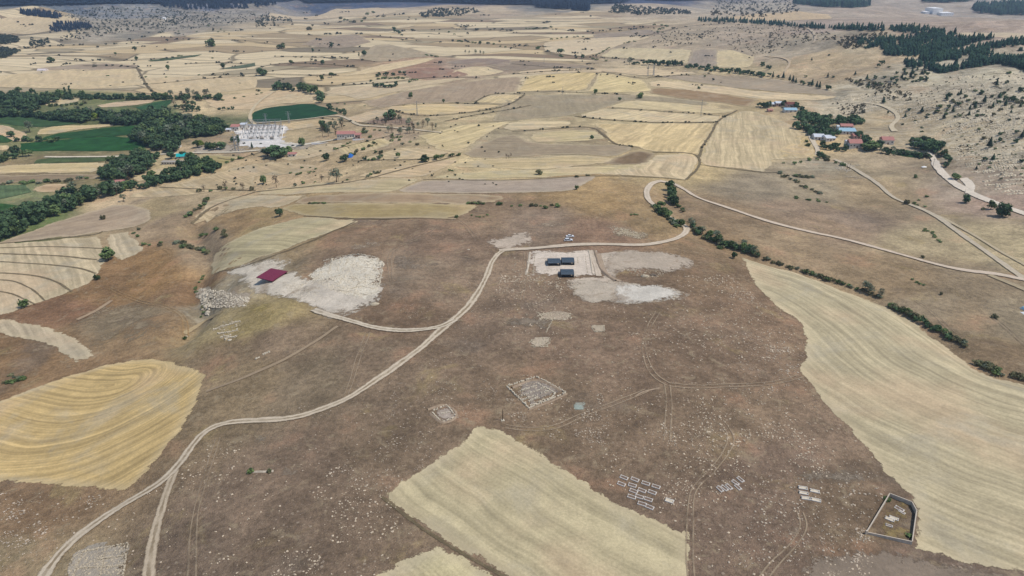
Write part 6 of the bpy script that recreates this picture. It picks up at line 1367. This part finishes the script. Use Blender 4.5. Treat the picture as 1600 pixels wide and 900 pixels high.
house(1324, 202, W_(1324,202,18), 8, 3.0, PINKW, REDT, 'reddish roofed house just above the light blue roof', math.radians(-8), nwin=3)
house(1339, 217, W_(1339,217,11), 7, 2.8, PINKW, REDT, 'small red roofed shed right of the light blue roof', 0, nwin=2)
house(1388, 226, W_(1388,226,17), 9, 4.2, WHITE, REDT, 'white house with a red roof at the right end of the village', math.radians(-6), nwin=3, rh=2.6)
house(1206, 167, W_(1206,167,11), 8, 3.0, GREYC, WHR, 'grey shed at the left end of the upper houses', 0, nwin=2)
house(1218, 166, W_(1218,166,11), 8, 3.4, PINKW, WHR, 'upper house with a bright white roof', 0, nwin=3)
house(1236, 169, W_(1236,169,12), 9, 4.4, PINKW, simple('brown_tiles', (120,76,68), .8, .15, 1.5), 'taller upper house with dark brown roof behind the blue roof', 0, nwin=4)
house(1236, 175.5, W_(1236,175,19), 9, 2.4, WHITE, BLUER, 'upper shed with a bright light blue roof', math.radians(-3), nwin=3)
house(1204, 175, W_(1204,175,7), 6, 2.0, PINKW, REDT, 'tiny reddish hut below the upper houses', 0, nwin=1, door=False)
house(184, 292, W_(184,292,14), 7, 4.0, BLUEW, REDT, 'bright blue walled shed with a red roof among the belt trees', math.radians(10), nwin=2)
house(283, 248, W_(283,248,17), 9, 2.2, GREYC, TEAL, 'shed with a bright teal roof beside the valley road', math.radians(18), nwin=2, rh=2.4)
house(269, 257, W_(269,257,34), 5, 2.0, WHITE, GREYC, 'long low livestock shed with a grey roof below the teal roofed shed', math.radians(-2), nwin=8, rh=.5, flat=True)
house(456, 245, W_(456,245,12), 6, 2.6, WHITE, REDT, 'small red roofed hut at the foot of the dark trees before the switchyard', 0, nwin=2)
house(1322.5, 231, W_(1322,231,4), 4, 6.0, WHITE, WHR, 'narrow white tower hut left of the red roofed village house', 0, nwin=1, door=False, cat='tower', rh=1)
house(1308, 209, W_(1308,209,3), 3, 7.0, WHITE, WHR, 'slim white tower behind the bluish white roofs', 0, nwin=1, door=False, cat='tower', rh=1)
house(1432, 229, W_(1432,229,5), 5, 3.0, WHITE, WHR, 'tiny white hut in front of the grove right of the village', 0, nwin=1, door=False)
house(275, 232, W_(275,232,9), 7, 3.2, WHITE, REDT, 'white hut with pink roof at the edge of the dark valley wood', 0, nwin=2)
house(367, 205, W_(367,205,12), 10, 5.0, WHITE, REDT, 'red roofed control building at the back left corner of the switchyard', 0, nwin=4)
house(357, 206, W_(357,206,8), 6, 2.4, WHITE, WHR, 'small white roofed shed left of the control building', 0, nwin=1)
house(379, 203, W_(379,203,9), 9, 6.0, WHITE, WHR, 'white block of the control building beside its red roofed part', 0, nwin=3, flat=True, rh=.3)
WHITE = simple('bright_white', (246,246,246), .6, .02, 1); WHR = WHITE
# far factory, greenhouse, slab, tarpaulins
house(1464, 23.2, W_(1464,23,15), 50, 20, WHITE, WHR, 'tall white factory block far away at the upper right', 0, 'factory', 2, True, 6, cat='factory', door=False)
house(1480, 25.0, W_(1480,25,19), 40, 9, WHITE, WHR, 'long low white factory hall right of the tall white block', 0, 'factory', 2, True, 6, cat='factory', door=False)
house(1449, 21.8, W_(1449,22,7), 30, 6, WHITE, WHR, 'small white hall left of the tall factory block', 0, 'factory', 2, True, 3, cat='factory', door=False)
house(256, 30.5, W_(256,30,4), 10, 4, WHITE, WHR, 'tiny white house on the rocky far hill', 0, nwin=2)
def tunnel(px, py, w, dm, h, mat, lab, name, cat):
    p = gp(px, py); L = w*mpp(p); m = MB(); n = 10
    for s in (-1, 1):
        for k in range(n+1): a = math.pi*k/n; m.v.append((s*L/2, math.cos(a)*dm/2, math.sin(a)*h-.1))
    m.f += [(k, k+1, n+2+k, n+1+k) for k in range(n)]+[tuple(range(n+1)), tuple(range(2*n+1, n, -1))]; m.m += [0]*(n+2)
    r = empty(name, p); m.build('cover', mat, r)
    for s in (-1, 1): MB().box((s*(L/2+.02), 0, h*.4), (.06, 1.2, h*.8)).build('door', GREYC, r)
    tag(r, lab, cat)
tunnel(67, 110.5, 13, 10, 3.5, simple('white_film', (224,214,214), .5, .04, 1), 'small white greenhouse tunnel alone in the far left fields', 'greenhouse', 'greenhouse')
def tarp(px, py, w, dm, h, mat, lab, name='tarpaulin', cat='tarpaulin'):
    p = gp(px, py); L = w*mpp(p); q = random.Random(int(px)); m = MB(); n = 6
    for i in range(n+1):
        for j in range(n+1):
            u, v = i/n-.5, j/n-.5; m.v.append((u*L*(1+q.uniform(-.05, .05)), v*dm, max(0, (1-abs(u*2)**3)*(1-abs(v*2)**3))*h*q.uniform(.8, 1.15)-.05+lift(p.x, p.y, 1.2)))
    m.f += [(i*(n+1)+j, (i+1)*(n+1)+j, (i+1)*(n+1)+j+1, i*(n+1)+j+1) for i in range(n) for j in range(n)]; m.m += [0]*(n*n)
    tag(m.build(name, mat, None, p), lab, cat)
tarp(548, 245, 7, 8, 2.6, BLUEW, 'bright blue tarpaulin over a stack beside the stream bank trees')
tarp(1444, 261.5, 8, 2.5, .8, WHITE, 'flat white slab lying on the tan slope beside the gravel road', 'slab', 'slab')
tarp(1604, 484, 14, 4, 1.6, BLUER, 'light blue tarpaulin cut by the right photo edge')
tarp(1603, 490, 12, 3, .6, WHITE, 'white sheet just below the light blue tarpaulin at the right photo edge', 'plastic_sheet', 'sheet')
tarp(904, 636, 14, 3.0, .15, simple('pale_green_sheet', (150,160,150), .6, .12, 1), 'pale greenish ground sheet right of the diamond shaped trench', 'ground_sheet', 'sheet')
for x, y, w, l in ((560,219,18,'white garden wall right of the red roofed house'), (500,225,26,'white roadside wall left of the red roofed house')):
    p = gp(x, y); L = w*mpp(p); MBw = MB().box((0, 0, .5), (L, .3, 1.6), math.radians(4)).build('garden_wall', WHITE, None, p); tag(MBw, l, 'wall')

# poles and pylons
def pole(px, py, hpx, lab, group=None, r=.14, arm=True, mat=None, base=False):
    p = gp(px, py); H = hpx*mpp(p)/math.cos(PITCH*.6); e = empty('utility_pole', p)
    MB().tube((0, 0, -.5), (0, 0, H), r*1.2, r*.8, 8).build('pole', mat or WOOD, e)
    if arm: MB().box((0, 0, H-.6), (1.8, .12, .12)).build('crossarm', mat or WOOD, e)
    if base: MB().box((0, 0, .05), (1.1, 1.1, .35), .3).build('base_block', LIME, e)
    tag(e, lab, 'pole', group)
pole(785.5, 657, 20, 'dark wooden pole on a pale stone base above the tip of the big front field', None, .13, False, None, True)
pole(1323, 266, 11, 'left pole of the pair at the start of the field track', None, .16)
pole(1326.5, 266.5, 11, 'right pole of the pair at the start of the field track', None, .16)
pole(1457, 262, 14, 'thin pole beside the gravel road below the village', None, .14)
pole(850, 100, 12, 'thin far pole on the field road left of the round tree', None, .22, True, STEEL)
pole(879, 147, 11, 'thin pole under the striped stubble field', None, .2, True, STEEL)
def pylon(px, py, hpx, lab, group=None, wide=.16, thick=.14):
    p = gp(px, py); H = hpx*mpp(p)/math.cos(PITCH*.6); r = empty('lattice_pylon', p, rnd.uniform(-.2, .2)); B = H*wide/2; T = B*.28
    def lg(sx, sy, t): return Vector((sx*(B+(T-B)*t), sy*(B+(T-B)*t), H*t))
    for sx, sy in ((-1,-1),(1,-1),(1,1),(-1,1)): MB().tube(lg(sx, sy, 0)-Vector((0,0,.4)), lg(sx, sy, 1), thick, thick*.7, 4).build('leg', STEEL, r)
    m = MB(); n = 7; c4 = ((-1,-1),(1,-1),(1,1),(-1,1))
    for k in range(n):
        for i in range(4):
            a, b = c4[i], c4[(i+1) % 4]; m.tube(lg(*a, k/n), lg(*b, (k+1)/n), thick*.5, n=4); m.tube(lg(*b, k/n), lg(*a, (k+1)/n), thick*.5, n=4)
    m.build('bracing', STEEL, r)
    for z, w in ((.97, .20), (.84, .26), (.72, .22)): MB().tube((-w*H, 0, z*H), (w*H, 0, z*H), thick*.9, n=4).build('arm', STEEL, r)
    tag(r, lab, 'pylon', group)
pylon(416, 193, 15, 'left lattice pylon standing before the dark green field')
pylon(452, 193, 18, 'right lattice pylon standing before the dark green field')
pylon(1012, 119, 17, 'left pylon of the far pair above the cream strip', None, .12, .2)
pylon(1021, 118, 16, 'right pylon of the far pair above the cream strip', None, .12, .2)
pylon(1095, 181, 24, 'slender lattice pylon standing in the pale stubble right of centre', None, .08, .12)
pylon(652, 181, 22, 'slender lattice pylon on the long cream field left of centre', None, .08, .12)
pylon(368, 236, 26, 'slender left mast in front of the switchyard', None, .06, .12)
pylon(373, 237, 24, 'slender right mast in front of the switchyard', None, .06, .12)

# electrical switchyard
sw0 = gp(410, 226)
def swp(px, py): return gp(px, py)
a_, b_, c_, d_ = swp(372, 222), swp(440, 219), swp(444, 197), swp(384, 198)
root = empty('perimeter_wall', a_)
for u, v in ((a_, b_), (b_, c_), (c_, d_), (d_, a_)):
    dd = v-u; L = math.hypot(dd.x, dd.y); c = (u+v)/2-a_; MB().box((c.x, c.y, c.z+.7), (L, .3, 2.4), math.atan2(dd.y, dd.x)).build('wall_panel', WHITE, root)
tag(root, 'white perimeter wall of the electrical switchyard', 'wall')
def lerp2(u, v): return a_.lerp(b_, u).lerp(d_.lerp(c_, u), v)
GG = 'steel gantries of the switchyard'
for v in (.12, .34, .56, .78, .94):
    p0, p1 = lerp2(.06, v), lerp2(.94, v); p0.z = gz(p0.x, p0.y); p1.z = gz(p1.x, p1.y); e = empty('gantry', p0); dd = p1-p0; n = 6; H = 9 if v > .4 else 7
    for k in range(n+1):
        q = dd*(k/n); pm = MB()
        pm.tube((q.x-.5, q.y, q.z-.4), (q.x, q.y, q.z+H), .16, .12, 5); pm.tube((q.x+.5, q.y, q.z-.4), (q.x, q.y, q.z+H), .16, .12, 5); pm.build('post', STEEL, e)
    MB().tube((0, 0, H), (dd.x, dd.y, dd.z+H), .22, .22, 4).tube((0, 0, H-.8), (dd.x, dd.y, dd.z+H-.8), .12, .12, 4).build('beam', STEEL, e)
    tag(e, 'steel gantry of posts and a long beam, one of the rows in the switchyard', 'gantry', GG)
MB_ins = simple('insulator_brown', (120,84,70), .4, .1, 2)
for v in (.22, .45, .67, .86):
    for k in range(9):
        u = .1+.8*k/8; q = lerp2(u, v); q.z = gz(q.x, q.y); e = empty('breaker', q); MB().box((0, 0, .9), (.9, .9, 2.0)).build('stand', STEEL, e)
        for s in (-.5, 0, .5): MB().tube((s, 0, 1.9), (s, 0, 3.9), .16, .12, 6).build('insulator', MB_ins if v > .6 else WHITE, e)
        tag(e, 'breaker stand with three insulators, one of the rows between the gantries', 'breaker', 'breakers of the switchyard')
for k, (u, l) in enumerate(((.3, 'grey transformer, left one of three at the front of the switchyard'), (.55, 'grey transformer, middle one of three at the front of the switchyard'), (.78, 'grey transformer, right one of three at the front of the switchyard'))):
    q = lerp2(u, .03); q.z = gz(q.x, q.y); e = empty('transformer', q, .05); MB().box((0, 0, 1.6), (4, 2.4, 3.2)).build('tank', GREYC, e); f = MB()
    for i in range(8): f.box((-1.6+i*.45, -1.5, 1.5), (.1, .7, 2.4))
    f.build('radiator', STEEL, e)
    for s in (-1, 0, 1): MB().tube((s, 0, 3.2), (s*1.1, 0, 4.8), .2, .12, 6).build('bushing', MB_ins, e)
    tag(e, l, 'transformer')

# ------------------------------------------------------------------ haze over the whole country
zmin = float(GZ.min())-1.5; zmax = max(float(GZ.max())+40, 300)
hz = MB().box((0, 0, (zmin+zmax)/2), (19000, 19000, zmax-zmin)).build('haze', NT('tmp').mat)
hm = bpy.data.materials.new('haze'); hm.use_nodes = True; t = hm.node_tree; t.nodes.clear(); o_ = t.nodes.new('ShaderNodeOutputMaterial'); v_ = t.nodes.new('ShaderNodeVolumePrincipled')
v_.inputs['Color'].default_value = (.60, .76, 1.0, 1); v_.inputs['Density'].default_value = HAZE_D if 'HAZE_D' in globals() else 9e-5; v_.inputs['Anisotropy'].default_value = .2
t.links.new(v_.outputs[0], o_.inputs['Volume']); hz.data.materials.clear(); hz.data.materials.append(hm)
tag(hz, kind='stuff')
hz['label'] = 'thin pale haze in the air over the far hills'; hz['category'] = 'haze'
for m_ in list(bpy.data.materials):
    if m_.users == 0: bpy.data.materials.remove(m_)
